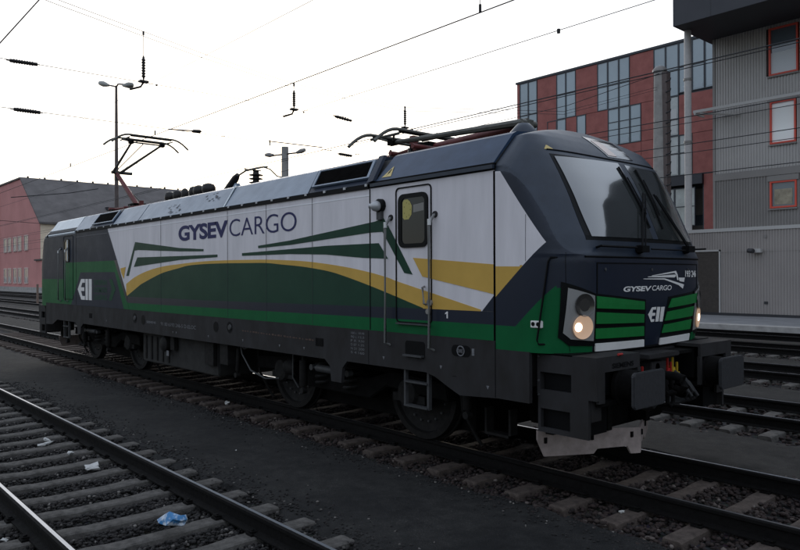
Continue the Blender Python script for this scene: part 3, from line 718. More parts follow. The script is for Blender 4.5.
def nround(y0, y1, z0, z1, r, n=6):
    o = []
    for cy, cz, a0 in ((y1-r, z1-r, 0), (y0+r, z1-r, 90), (y0+r, z0+r, 180), (y1-r, z0+r, 270)):
        for k in range(n+1): a = math.radians(a0+90*k/n); o.append((cy+r*math.cos(a), cz+r*math.sin(a)))
    return o
mb = MB(); nquad(mb, [(-1.005,1.925),(-.115,1.845),(-.075,1.315),(-1.0,1.32)], .004, 14, 6); nquad(mb, [(.365,1.865),(1.14,1.925),(1.03,1.32),(.205,1.315)], .004, 12, 6)
grl = part(mb, 'front_grille', M['bgloss'])
for q, m in zip(D['gl'], ('fgreen','fgreen','fgreen','lwhite')):
    mb = MB(); nquad(mb, [(a, c) for a, c in q], .022, 10, 2, skirt=.016); o = mb.build('grille_bar', M[m], None); o.parent = grl
for q, m in zip([[(.431,1.842),(1.105,1.893),(1.085,1.785),(.363,1.743)]]+D['gr'][1:], ('fgreen','fgreen','fgreen','lwhite')):
    mb = MB(); nquad(mb, [(a, c) for a, c in q], .022, 10, 2, skirt=.016); o = mb.build('grille_bar', M[m], None); o.parent = grl
mb = MB(); nquad(mb, [(.975,1.43),(1.03,1.435),(1.02,1.345),(.965,1.345)], .018, 2, 2); o = mb.build('grille_bar', M['green'], None); o.parent = grl
# upper hatch outline with its bolts
mb = MB()
nquad(mb, [(-.995,2.235),(1.13,2.235),(1.13,2.222),(-.995,2.222)], .004, 20, 1); nquad(mb, [(-1.003,2.235),(-.988,2.235),(-.983,1.92),(-.998,1.92)], .004, 1, 6)
nquad(mb, [(1.118,2.235),(1.13,2.235),(1.14,1.93),(1.128,1.93)], .004, 1, 6)
hatch = part(mb, 'front_hatch_joint', M['black'])
mb = MB()
for y in (-.87, .0, .82): p = NS(y, 2.165, .0); mb.lathe(p, (1,0,0), [(0,.016),(.008,.016),(.009,.006)], 12)
o = mb.build('hatch_bolts', M['damper'], None); o.parent = hatch
F3 = lambda d: (lambda a, c: tuple(NS(a, c, d)))
adopt(text_obj('lettering', 'GYSEV', (-.56, .0, 1.935, 1.99), F3(.005), M['lwhite'], LOCO, bold=.035, shear=.15, spacing=.95))
adopt(text_obj('lettering', 'CARGO', (.008, .43, 1.938, 1.994), F3(.005), M['lwhite'], LOCO, bold=.012, shear=.15, spacing=.95))
adopt(text_obj('lettering', '193 246', (.745, 1.075, 2.082, 2.160), F3(.006), M['lwhite'], LOCO, bold=.022, spacing=.9))
mb = MB()
for p in D['swoosh']: npoly(mb, p, .005)
part(mb, 'wing_emblem', M['lwhite'])
mb = MB()
for p in D['ell']: npoly(mb, p, .005)
part(mb, 'badge', M['lwhite'])
# drip moulding between nose and windscreen apron
mb = MB(); pts = [NS(y, 2.292, .004) for y in np.linspace(-1.15, 1.2, 30)]; mb.tube(pts, .010, 6); part(mb, 'nose_moulding', M['black'], smooth=True)
# headlights
def headlight(s):
    mb = MB(); hb = [(-1.375,2.045),(-1.0,1.918),(-.99,1.405),(-1.30,1.42),(-1.385,1.50)]
    P_ = [(s*a, c) for a, c in hb]
    def fan(mb, poly, d, dz, m):
        # bilinear patch from the five sided outline
        q = [poly[0], poly[1], poly[2], poly[3]] 
        nquad(mb, q, d, 12, 10, m)
        mb2 = [poly[0], poly[3], poly[4]]
        npoly(mb, mb2, d, m)
    fan(mb, P_, .012, 0, M['bgloss']); hl_ = part(mb, 'headlight', M['bgloss'])
    mb = MB(); P_ = [(s*a, c) for a, c in [(-1.325,1.985),(-1.034,1.905),(-1.022,1.455),(-1.285,1.482),(-1.352,1.545)]]
    fan(mb, P_, .017, 0, M['refl']); o = mb.build('reflector_plate', M['refl'], None); o.parent = hl_
    mb = MB(); c = NS(s*-1.165, 1.815, .020); mb.lathe(c, NRM(s*-1.165, 1.815), [(.0,.112),(.010,.112),(.006,.102),(-.002,.05)], 32, M['lens_off']); o = mb.build('lamp_unit', M['lens_off'], None, smooth=True); o.parent = hl_
    c = NS(s*-1.175, 1.60, .021); n_ = NRM(s*-1.175, 1.60)
    mb = MB(); mb.lathe(c, n_, [(.0,.118),(.012,.118),(.008,.108),(.001,.06)], 32, M['lens_on']); o = mb.build('lamp_unit', M['lens_on'], None, smooth=True); o.parent = hl_
    mb = MB(); cc = NS(s*-1.225, 1.60, .024); mb.lathe(cc, n_, [(.0,.046),(.008,.043),(.013,.024)], 20, M['lamp_hot']); o = mb.build('bulb', M['lamp_hot'], None, smooth=True); o.parent = hl_
    return hl_
def NRM(y, z): return (NS(y, z, 1.0)-NS(y, z, 0)).normalized()
M['refl'] = mat('reflector_silver', (.25,.245,.24), .5, .2); M['lens_off'] = mat('lens_unlit', (.09,.085,.08), .15, .6); M['lens_on'] = emis('lens_lit', (.50,.33,.22), .50); M['lamp_hot'] = emis('bulb_lit', (1.0,.80,.58), 3.5)
headlight(1); headlight(-1)
# ---- windscreen
cz_ = lambda q, d, m=None, nu=14, nv=16: q
mb = MB()
nquad(mb, [(-1.075,3.375),(1.075,3.375),(1.10,2.46),(-1.075,2.46)], .003, 30, 20, M['bgloss']); wsf = part(mb, 'windscreen_frame', M['cabgrey'])
M['screen'] = mat('windscreen_glass_dark', (.034,.038,.038), .03, coat=1.0, spec=1.0, noise=.35, nscale=1.1); M['screen'].node_tree.nodes['Principled BSDF'].inputs['Coat IOR'].default_value = 1.9
for q in ([(-1.034,3.345),(.135,3.385),(.11,2.50),(-1.0,2.495)], [(.26,3.375),(1.045,3.345),(1.07,2.495),(.235,2.50)]):
    mb = MB(); nquad(mb, q, .010, 18, 18, M['screen']); o = mb.build('windscreen_pane', M['screen'], None, smooth=True); o.parent = wsf
mb = MB(); nquad(mb, [(.14,3.375),(.255,3.375),(.23,2.50),(.115,2.50)], .008, 3, 16); o = mb.build('centre_post', M['navyroof'], None); o.parent = wsf
# line above the windscreen, roof headlight
mb = MB(); mb.tube([NS(y, 3.425, .002) for y in np.linspace(-1.07, 1.07, 26)], .009, 6); part(mb, 'windscreen_header', M['black'])
mb = MB(); nquad(mb, [(-.10,3.71),(.50,3.70),(.58,3.47),(.03,3.455)], .006, 8, 6); rl = part(mb, 'roof_headlight', M['dglass'])
mb = MB(); nquad(mb, [(-.02,3.66),(.15,3.665),(.24,3.48),(.06,3.475)], .010, 5, 5); o = mb.build('lamp_lens', mat('roof_lens', (.62,.50,.44), .2, .2), None); o.parent = rl
# wipers
def wiper(base, elbow, tip, low):
    w_ = MB(); pb = NS(*base, .07)
    w_.lathe(NS(*base, 0), NRM(*base), [(0,.05),(.05,.045),(.08,.03)], 12); w_.box(pb+Vector((-.04,-.07,-.04)), pb+Vector((.03,.07,.03)))
    o = part(w_, 'wiper', M['black'])
    a = MB(); a.tube([pb+Vector((0,-.02,0)), NS(*elbow, .055)+Vector((0,-.02,0))], .011, 6); a.tube([pb+Vector((0,.04,-.02)), NS(*elbow, .055)+Vector((0,.03,-.01))], .009, 6); q = a.build('arm', M['black'], None); q.parent = o
    a = MB(); n = 10; pts = [NS(tip[0]+(low[0]-tip[0])*k/n, tip[1]+(low[1]-tip[1])*k/n, .022) for k in range(n+1)]; a.tube(pts, .011, 6)
    pts = [NS(tip[0]+(low[0]-tip[0])*k/n, tip[1]+(low[1]-tip[1])*k/n, .045) for k in range(2, n-1)]; a.tube(pts, .008, 6); q = a.build('blade', M['black'], None); q.parent = o
wiper((-.23,2.375), (.246,3.004), (.066,3.324), (.12,2.62)); wiper((.80,2.395), (.48,3.009), (.427,3.325), (.40,2.62))
wiper((-.03,2.375), (.13,2.93), (.12,2.94), (.30,2.72)) if False else None
mb = MB(); mb.tube([NS(y, 2.385, .06) for y in np.linspace(-.96, -.35, 8)], .013, 6); mb.tube([NS(-.96,2.385,0), NS(-.96,2.385,.06)], .012, 6); mb.tube([NS(y, 2.375, .06) for y in np.linspace(-.05, .70, 8)], .009, 6)
mb.tube([NS(.88,2.385,.08), NS(1.0,2.39,.10)+Vector((.02,.12,0))], .012, 6); part(mb, 'washer_rail', M['black'])
# nose handrail, electric socket, stickers, grooves
p0, p1 = Vector((-.749,-1.42,2.262)), Vector((-.850,-1.47,1.43))
mb = MB(); mb.tube([p0+Vector((.07,.05,.02)), p0+Vector((.02,-.03,.02)), p0+Vector((0,-.04,-.02)), p1+Vector((0,-.04,.04)), p1+Vector((.01,-.03,0)), p1+Vector((.06,.05,0))], .010, 8); part(mb, 'corner_handrail', M['black'], smooth=True)
ys = nose_y(-.88, 1.625); mb = MB(); mb.box((-.945, ys-.016, 1.59), (-.815, ys+.05, 1.66)); so_ = part(mb, 'jumper_socket', M['lwhite'], bevel=.005)
mb = MB()
for x in (-.91, -.85): mb.lathe((x, ys-.0165, 1.627), (0,-1,0), [(0,.021),(.004,.021)], 12)
o = mb.build('socket_hole', M['black'], None); o.parent = so_
M['yellow'] = mat('warning_sticker', (.55,.42,.16), .6)
def tri(cx, cz, s, yf):
    mb = MB(); mb.prism([(cx-s, cz-s*.7),(cx+s, cz-s*.7),(cx, cz+s)], 0, .003, lambda a, c, d: (a, yf(a, c)-d, c), M['yellow'])
    mb.prism([(cx-.01, cz+s*.5),(cx+.015, cz+s*.5),(cx, cz+.01),(cx+.018, cz+.01),(cx-.018, cz-s*.5),(cx-.002, cz-.01),(cx-.02, cz-.01)], 0, .002, lambda a, c, d: (a, yf(a, c)-.0035-d, c), M['black'])
    part(mb, 'warning_sticker', M['yellow'])
tri(-3.17, 3.385, .085, lambda a, c: -1.515+(c-3.27)*.325/.365-.004-.004)
mb = MB(); nquad(mb, [(-1.045,3.475),(-1.03,3.475),(-.965,3.425),(-1.10,3.425)], .004, 3, 3); part(mb, 'warning_sticker', M['yellow'])
mb = MB(); mb.tube([(-1.0, nose_y(-1.0, z)-.0005, z) for z in np.linspace(2.25, 2.72, 5)], .003, 5); part(mb, 'panel_joint', M['lgrey'])
mb = MB(); mb.tube([(-.63, nose_y(-.63, z)-.0, z) for z in np.linspace(1.36, 2.33, 14)], .003, 5); part(mb, 'panel_joint', M['black'])

# ---- cab doors
def door(x0, x1, z0, z1, wx0, wx1, wz0, wz1, base, paper=False, flat_m=None):
    mb = MB(); r = .06
    def rr(a, c, e, f, r_, n=6):
        o = []
        for cx, cz, t0 in ((c-r_, f-r_, 0), (a+r_, f-r_, 90), (a+r_, e+r_, 180), (c-r_, e+r_, 270)):
            for k in range(n+1): t = math.radians(t0+90*k/n); o.append((cx+r_*math.cos(t), cz+r_*math.sin(t)))
        return o
    def ring(mb, o1, o2, y0, y1, m):
        n = len(o1); vs = [(a, y1, c) for a, c in o1]+[(a, y1, c) for a, c in o2]+[(a, y0, c) for a, c in o1]+[(a, y0, c) for a, c in o2]
        fs = []
        for k in range(n): k2 = (k+1) % n; fs += [(k, k2, n+k2, n+k), (2*n+k, 2*n+k2, k2, k), (n+k, n+k2, 3*n+k2, 3*n+k)]
        mb.add(vs, fs, m)
    ring(mb, rr(x0,x1,z0,z1,r), rr(x0+.014,x1-.014,z0+.014,z1-.014,r-.01), -1.500, -1.512, M['black'])
    d_ = part(mb, 'cab_door', M['black'])
    mb = MB(); ring(mb, rr(wx0,wx1,wz0,wz1,.09), rr(wx0+.06,wx1-.045,wz0+.045,wz1-.05,.06), -1.50, -1.522, M['bgloss']); wd = mb.build('window', M['bgloss'], None); wd.parent = d_
    mb = MB(); o = rr(wx0+.05,wx1-.04,wz0+.04,wz1-.045,.06); mb.add([(a, -1.5125, c) for a, c in o], [tuple(range(len(o)))]); gl = mb.build('pane', M['cabpane'], None); gl.parent = d_
    return d_
M['cabpane'] = mat('cab_pane', (.022,.022,.021), .10, coat=.2, spec=.4)
dr = door(-2.962, -2.340, 1.553, 3.165, -2.905, -2.397, 2.443, 3.078, 'white')
M['paper'] = mat('yellow_paper', (.42,.36,.10), .5)
mb = MB(); cx, cz = -2.765, 2.90
mb.prism([(-2.825,2.80),(-2.80,2.775),(-2.72,2.775),(-2.67,2.83),(-2.665,2.93),(-2.70,2.985),(-2.74,3.01),(-2.80,3.01),(-2.825,2.98)], 0, .001, lambda a, c, d: (a, -1.5135-d, c), M['paper'])
for k in range(7): a = k*.9; mb.prism([(-2.745+.055*math.cos(a)-.006, 2.89+.085*math.sin(a)-.006),(-2.745+.055*math.cos(a)+.006, 2.89+.085*math.sin(a)-.006),(-2.745+.055*math.cos(a), 2.89+.085*math.sin(a)+.008)], 0, .0005, lambda a_, c, d: (a_, -1.5148-d, c), M['under'])
o = mb.build('yellow_notice', M['paper'], None); o.parent = dr
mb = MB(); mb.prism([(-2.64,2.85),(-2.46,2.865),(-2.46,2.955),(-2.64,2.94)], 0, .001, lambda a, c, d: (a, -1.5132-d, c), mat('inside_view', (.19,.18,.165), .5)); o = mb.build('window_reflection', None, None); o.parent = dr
mb = MB(); mb.tube([(-2.445,-1.52,1.985),(-2.445,-1.555,1.975),(-2.42,-1.555,1.79),(-2.42,-1.52,1.78)], .014, 8); mb.lathe((-2.37,-1.50,1.80),(0,-1,0),[(0,.045),(.025,.04)],16); mb.lathe((-2.392,-1.50,1.70),(0,-1,0),[(0,.035),(.03,.03)],14)
o = mb.build('handle', M['steel'], None, smooth=True); o.parent = dr
mb = MB(); mb.box((-2.93,-1.545,1.536),(-2.36,-1.503,1.552)); o = mb.build('door_step', M['damper'], None); o.parent = dr
dr2 = door(-16.02, -15.24, 1.553, 3.165, -15.96, -15.52, 2.50, 3.08, 'grey')
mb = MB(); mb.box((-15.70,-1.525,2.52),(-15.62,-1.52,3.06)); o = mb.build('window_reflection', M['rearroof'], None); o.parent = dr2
def handrail(x, zt, zb, m=None):
    mb = MB(); mb.tube([(x+.03,-1.50,zt+.115),(x+.03,-1.53,zt+.10),(x+.0,-1.575,zt),(x,-1.575,zb+.03),(x,-1.50,zb)], .018, 8, M['railing']); 
    mb.lathe((x+.03,-1.50,zt+.115),(0,-1,0),[(0,.04),(.018,.035)],14, M['skirt']); mb.lathe((x+.008,-1.575,zt-.01),(0,0,1),[(0,.022),(.07,.022)],10, M['clipw'])
    part(mb, 'handrail', M['damper'], smooth=True)
M['clipw'] = mat('bare_metal', (.60,.60,.60), .35, .3)
handrail(-3.083, 2.70, 1.27); handrail(-2.314, 2.69, 1.26); handrail(-16.25, 2.745, 1.5); handrail(-15.67, 2.755, 1.5)
# side camera on its bracket
M['clipw2'] = mat('camera_metal', (.42,.42,.43), .35, .3)
mb = MB(); mb.lathe((-3.235,-1.50,2.975),(0,-1,0),[(0,.085),(.05,.083),(.06,.06)],20, M['bgloss']); mb.lathe((-3.235,-1.56,2.965),(-.35,-1,0),[(-.04,.03),(-.02,.055),(.02,.068),(.06,.058),(.085,.035),(.095,.01)],20, M['clipw2'])
mb.box((-3.275,-1.55,2.80),(-3.195,-1.50,2.92), M['damper']); mb.tube([(-3.27,-1.58,2.97),(-3.33,-1.62,2.97)],.032,10,M['clipw2']); part(mb, 'side_camera', M['steel'], smooth=True)
# ---- underframe skirt, buffers, plough
def skirt_side(s, marks=True):
    mb = MB()
    out_ = [(-17.62,1.428),(-1.395,1.428),(-1.395,1.345),(-.955,1.345),(-.955,.835),(-1.36,.835),(-1.91,.80),(-2.06,.86),(-2.30,.965),(-2.45,1.0),(-3.4,.995),
            (-3.95,.995),(-4.05,.90),(-4.08,.70),(-4.30,.70),(-4.33,.90),(-4.45,.985),(-9.1,.985),(-14.5,.99),(-14.68,.90),(-14.72,.72),(-14.92,.72),(-14.95,.9),(-15.1,1.0),(-16.6,1.0),(-17.0,.86),(-17.62,.84)]
    # recess shade is painted as black plates laid on the skirt
    mb.prism(out_, 0, .05, (lambda a, c, d: (a, s*(1.502-d), c)))
    o = part(mb, 'underframe_skirt', M['skirt'])
    return o
sk = skirt_side(1); sk2 = None
mb = MB(); mb.prism([(-17.62,1.428),(-1.395,1.428),(-1.395,.84),(-17.62,.84)], 0, .05, lambda a, c, d: (a, -(-1.502+d), c)) if False else None
skn = skirt_side(-1)
# under-floor
mb = MB(); mb.box((-17.6,-1.45,1.0),(-.95,1.45,1.42)); part(mb, 'floor_pan', M['under'])
mb = MB(); mb.box((-.96,-1.40,1.325),(-.52,1.40,1.345)); part(mb, 'nose_pan', M['black'])
def dark_plate(name, x0, x1, z0, z1, rr_, step=False, n=5):  # black plate on the flat skirt, drawing the dark of an opening
    mb = MB(); o = []
    for cx, cz, t0 in ((x1-rr_, z1-rr_, 0), (x0+rr_, z1-rr_, 90), (x0+rr_, z0+rr_, 180), (x1-rr_, z0+rr_, 270)):
        for k in range(n+1): t = math.radians(t0+90*k/n); o.append((cx+rr_*math.cos(t), cz+rr_*math.sin(t)))
    mb.prism(o, 0, .003, lambda a, c, d: (a, -1.502-d, c))
    return part(mb, name, M['black'])
r_ = dark_plate('foot_recess_shade', -2.80, -2.46, 1.15, 1.345, .04)
mb = MB(); mb.box((-2.79,-1.56,1.165),(-2.47,-1.506,1.185)); o = mb.build('step_plate', M['damper'], None); o.parent = r_
r_ = dark_plate('badge_dark_plate', -2.03, -1.745, 1.225, 1.35, .06)
mb = MB(); mb.lathe((-1.89,-1.505,1.288),(0,-1,0),[(0,.058),(.004,.058)],24,M['lgrey']); mb.lathe((-1.89,-1.5095,1.288),(0,-1,0),[(0,.045),(.001,.045)],24,M['black']); mb.box((-1.925,-1.514,1.265),(-1.915,-1.51,1.31),M['lgrey']); mb.box((-1.90,-1.514,1.27),(-1.885,-1.51,1.305),M['lgrey']); mb.box((-1.87,-1.514,1.265),(-1.86,-1.51,1.31),M['lgrey'])
o = mb.build('round_plate', None, None); o.parent = r_
mb = MB(); mb.box((-1.725,-1.506,1.25),(-1.69,-1.502,1.325)); part(mb, 'small_plate', M['lgrey'])
for (x, z, w_, dot_) in ((-7.62,1.263,.11,0),(-7.136,1.278,.115,1),(-11.226,1.262,.13,1),(-10.78,1.244,.12,0)):
    mb = MB(); mb.lathe((x,-1.502,z),(0,-1,0),[(0,w_*.8),(.004,w_*.8)],24,M['black']); 
    if dot_: mb.lathe((x+.02,-1.507,z),(0,-1,0),[(0,.05),(.02,.04)],14,M['damper'])
    mb.lathe((x,-1.502,z),(0,-1,0),[(0,w_*.9),(.002,w_*.9)],24,M['skirt'])
    part(mb, 'jacking_socket', M['black'])
mb = MB(); mb.box((-14.06,-1.507,1.15),(-13.86,-1.502,1.26)); mb.box((-4.66,-1.507,1.15),(-4.48,-1.502,1.26)); part(mb, 'latch_plate', M['under'])
S3 = lambda a, c: (a, -1.5052, c)
adopt(text_obj('lettering', '91 80 6193 246-5 D-ELOC', (-9.90,-8.38,1.175,1.24), S3, M['lgrey'], LOCO))
adopt(text_obj('lettering', 'SIEMENS', (-10.60,-10.14,1.19,1.235), S3, M['lgrey'], LOCO, bold=.02))
for i in range(6):
    adopt(text_obj('lettering', ('100 t','90 t','P R','D 87','N 21','S 4')[i], (-3.86,-3.74,1.36-.05*i,1.39-.05*i), S3, M['lgrey'], LOCO)); adopt(text_obj('lettering', ('18,98','12,5','9,50','1,25','200','160')[i], (-3.70,-3.58,1.36-.05*i,1.39-.05*i), S3, M['lgrey'], LOCO))
mb = MB()
for k in range(26): x = -6.72+k*.082; mb.box((x,-1.504,1.235-.001*k),(x+random.uniform(.03,.065),-1.502,1.26-.001*k-random.uniform(0,.01)))
part(mb, 'faded_lettering', M['lred'])
mb = MB()
for (x, z) in ((-9.35,1.07),(-9.2,1.07),(-7.9,1.08),(-6.7,1.09),(-5.6,1.08),(-4.95,1.09),(-12.9,1.13),(-3.2,1.10),(-2.2,1.08),(-1.5,.93)): mb.prism([(x-.02,z+.02),(x+.02,z+.02),(x,z-.02)],0,.002,lambda a,c,d:(a,-1.5025-d,c))
part(mb, 'jacking_marks', M['lgrey'])
mb = MB(); mb.box((-2.02,-1.5055,1.0),(-1.96,-1.5025,1.004)) ; mb.box((-1.40,-1.5045,.84),(-1.392,-1.5025,1.42)); mb.box((-3.5,-1.5045,1.0),(-3.493,-1.5025,1.42)); part(mb, 'skirt_joint', M['black'])
# crash boxes at both ends
def holes(mb, x0, x1, z0, z1, hx0, hx1, hz0, hz1, y0, y1):
    mb.box((x0,y0,hz1),(x1,y1,z1)); mb.box((x0,y0,z0),(x1,y1,hz0)); mb.box((x0,y0,hz0),(hx0,y1,hz1)); mb.box((hx1,y0,hz0),(x1,y1,hz1))
def crash(s, fx):
    """s: side (-1 near), fx maps x of the front end to either end"""
    mb = MB()
    def bx(a, c, m=None): mb.box((fx(a[0]), s*abs(a[1]) if True else 0, a[2]), (fx(c[0]), s*abs(c[1]), c[2]), m)
    # outer side plates with their windows
    for (x0,x1,z0,z1,hx0,hx1,hz0,hz1) in ((-.935,-.25,.93,1.335,-.90,-.53,.975,1.15),(-.925,-.34,.555,.93,-.895,-.545,.60,.79)):
        bx((x0,1.36,hz1),(x1,1.40,z1)); bx((x0,1.36,z0),(x1,1.40,hz0)); bx((x0,1.36,hz0),(hx0,1.40,hz1)); bx((hx1,1.36,hz0),(x1,1.40,hz1))
    bx((-.935,.64,1.30),(-.25,1.36,1.335)); bx((-.935,.64,.60),(-.90,1.36,1.30))
    bx((-.28,1.26,.90),(-.25,1.36,1.30)); bx((-.28,.64,1.19),(-.25,1.26,1.30)); bx((-.28,.62,.88),(-.25,.68,1.19))
    bx((-.36,1.20,.72),(-.33,1.36,.93)); bx((-.9,.64,.86),(-.28,1.30,.90),M['under'])
    o = part(mb, 'crash_box', M['skirt'])
    k = MB(); k.box((fx(-.89), s*.66, .95), (fx(-.34), s*1.34, 1.28)); k.box((fx(-.90), s*1.0, .57), (fx(-.40), s*1.34, .92)); q = k.build('box_dark_fill', M['black'], None); q.parent = o  # black blocks inside paint the shade behind the plate windows
    k = MB()
    for (x, z) in ((-.915,1.30),(-.915,1.06),(-.915,.92)): k.lathe((fx(x), s*1.40, z), (0,s,0), [(0,.013),(.01,.010)], 8)
    q = k.build('bolts', M['damper'], None); q.parent = o
    # buffer
    b_ = MB(); c = (fx(-.28), s*.885, 1.025); ax = (1 if fx(0) > -5 else -1, 0, 0)
    b_.lathe(c, ax, [(-.02,.20),(.02,.20),(.025,.165),(.16,.160),(.165,.135),(.25,.130)], 28, M['under']); 
    bu = part(b_, 'buffer', M['under'], smooth=True)
    h = MB(); pr = [(s*.885+a*.285, 1.025+c_*.172) for a, c_ in ((-1,-.82),(-.9,-1),(.9,-1),(1,-.82),(1,.82),(.9,1),(-.9,1),(-1,.82))]
    h.prism(pr, -.035, 0, lambda a, c_, d: (fx(d), a, c_)); q = h.build('buffer_head', M['bufhead'], None, bevel=.008); q.parent = bu
    return o
M['bufhead'] = mat('buffer_head', (.026,.026,.029), .55, 0, noise=.4, nscale=16, stretch=(1,3,1))
F_ = lambda x: x; B_ = lambda x: -18.98-x
for f_ in (F_, B_):
    for s in (-1, 1): crash(s, f_)
adopt(text_obj('lettering', 'SIEMENS', (-1.14,-.76,1.215,1.265), lambda a, c: (-.247, a, c), M['black'], LOCO, bold=.03))
# headstock, coupler and hoses
mb = MB(); mb.box((-.95,-.64,.86),(-.55,.64,1.30)); mb.box((-.60,-.34,1.23),(-.32,.30,1.28)); mb.box((-.56,-.16,.90),(-.40,.16,1.18)); part(mb, 'headstock', M['skirt'], bevel=.008)
mb = MB(); mb.box((-.62,.10,1.24),(-.34,.62,1.275)); mb.box((-.55,-.62,1.02),(-.48,-.2,1.16)); mb.lathe((-.50,-.36,1.10),(1,0,0),[(0,.05),(.05,.05),(.07,.03)],14); mb.lathe((-.50,-.02,1.12),(1,0,0),[(0,.05),(.1,.045)],14); part(mb, 'headstock_fittings', M['under'])
cp = MB(); cp.tube([(-.40,0,1.04),(-.22,0,1.04),(-.13,0,1.02),(-.10,0,.95),(-.15,0,.90),(-.22,0,.92)], [.05,.045,.05,.045,.04,.03], 10)
cp.tube([(-.30,-.055,1.0),(-.27,-.06,.86),(-.27,-.06,.76),(-.27,0,.72),(-.27,.06,.76),(-.27,.06,.86),(-.30,.055,1.0)], .022, 8); cp.tube([(-.27,-.1,.86),(-.27,.1,.86)], .03, 8); part(cp, 'screw_coupling', M['under'], smooth=True)
M['hred'] = mat('cock_red', (.34,.015,.012), .5); M['hyel'] = mat('cock_yellow', (.42,.28,.02), .5); M['hose'] = mat('brake_hose', (.012,.012,.013), .7)
def hose(y, m, dz=0, s=1):
    o = MB(); o.lathe((-.50,y,1.08+dz),(1,0,-.35),[(0,.03),(.05,.034),(.11,.028)],12,m); o.box((-.43,y-.012,1.08+dz),(-.41,y+.012,1.20+dz),m); o.box((-.46,y-.03,1.05+dz),(-.40,y+.03,1.09+dz),m)
    q = part(o, 'brake_cock', m, bevel=.003)
    h = MB(); h.tube([(-.40,y,1.04+dz),(-.30,y+.03*s,.98+dz),(-.22,y+.07*s,.84+dz),(-.25,y+.08*s,.76),(-.32,y+.06*s,.72),(-.40,y+.02*s,.72),(-.46,y-.05*s,.76)], .022, 8); p_ = h.build('hose', M['hose'], None, smooth=True); p_.parent = q
    return q
hose(.22, M['hred']); hose(.33, M['hyel']); hose(-.30, M['hred'], -.05, -1); hose(.43, M['hyel'], -.06); hose(.29, M['hred'], -.05)
mb = MB(); mb.tube([(-.24,-1.05,1.345),(-.24,-.98,1.345)], .012, 6); part(mb, 'red_marker', M['hred'])
mb = MB(); mb.lathe((-.45,-.55,1.10),(0,1,0),[(-.1,.03),(.1,.03)],10); part(mb, 'pipe_stub', M['under'])
# snow plough: V of two pale stepped plates
def plough(s, fx):
    T, O = (-.62, 0.0), (-1.15, -1.10)      # tip, outer end (x, y)
    prof = [(0.0,.16),(.10,.16),(.14,.245),(.46,.24),(.50,.19),(1.0,.20),(1.07,.38),(1.07,.48),(0.0,.44)]
    L_ = math.hypot(O[0]-T[0], O[1]-T[1]); mb = MB()
    def f(a, c, d):
        k = a/1.06; return (fx(T[0]+(O[0]-T[0])*k-.05*(c-.2)*0-d), s*-(T[1]+(O[1]-T[1])*k), c)
    mb.prism(prof, 0, .02, f)
    o = part(mb, 'snow_plough', M['beige'])
    k = MB()
    for a in (.08,.5,.98): k.box(f(a,.34,-.006), f(a+.03,.40,-.001))
    q = k.build('bolts', M['under'], None); q.parent = o
    k = MB(); k.box((fx(-.95), s*.35, .44), (fx(-.75), s*.43, .90)); q = k.build('bracket', M['under'], None); q.parent = o; k = MB(); k.box((fx(-1.2), s*.95, .44), (fx(-1.02), s*1.03, .90)); q = k.build('bracket', M['under'], None); q.parent = o
for f_ in (F_, B_):
    for s in (-1, 1): plough(s, f_)
mb = MB(); mb.box((-.86,-.66,.455),(-.82,-.55,.485)); part(mb, 'red_marker', M['hred'])
# ladder below the cab door
def ladder(x):
    mb = MB()
    for xx in (x-.20, x+.20): mb.box((xx-.018,-1.47,.555),(xx+.018,-1.42,1.01))
    for z in (.56,.845): mb.box((x-.20,-1.49,z),(x+.20,-1.40,z+.022))
    part(mb, 'cab_ladder', M['damper'], bevel=.003)
ladder(-2.65); ladder(-15.95)
# ---- bogies
WX = (-3.24,-6.24,-12.74,-15.74)
def wheelset(x):
    ax = MB(); ax.tube([(x,-.95,.625),(x,.95,.625)], .09, 14); o = part(ax, 'wheelset', M['under'])
    for s in (-1, 1):
        w_ = MB(); y0 = s*.685
        w_.lathe((x,y0,.625),(0,s,0),[(-.0,.655),(.028,.652),(.033,.628),(.135,.622),(.138,.545),(.09,.53),(.075,.50),(.06,.25),(.10,.20),(.14,.17),(.15,.08)],48)
        q = w_.build('wheel', M['wheel'], None, smooth=True); q.parent = o
        w_ = MB()
        for k in range(18): t = k*math.pi/9; w_.lathe((x+.40*math.cos(t), y0+s*.062, .625+.40*math.sin(t)), (0,s,0), [(0,.018),(.035,.016)], 8)
        q = w_.build('disc_bolts', M['damper'], None); q.parent = o
M['wheel'] = mat('wheel_steel', (.010,.009,.0085), .7, noise=.4, nscale=12, spec=.2)
for x in WX: wheelset(x)
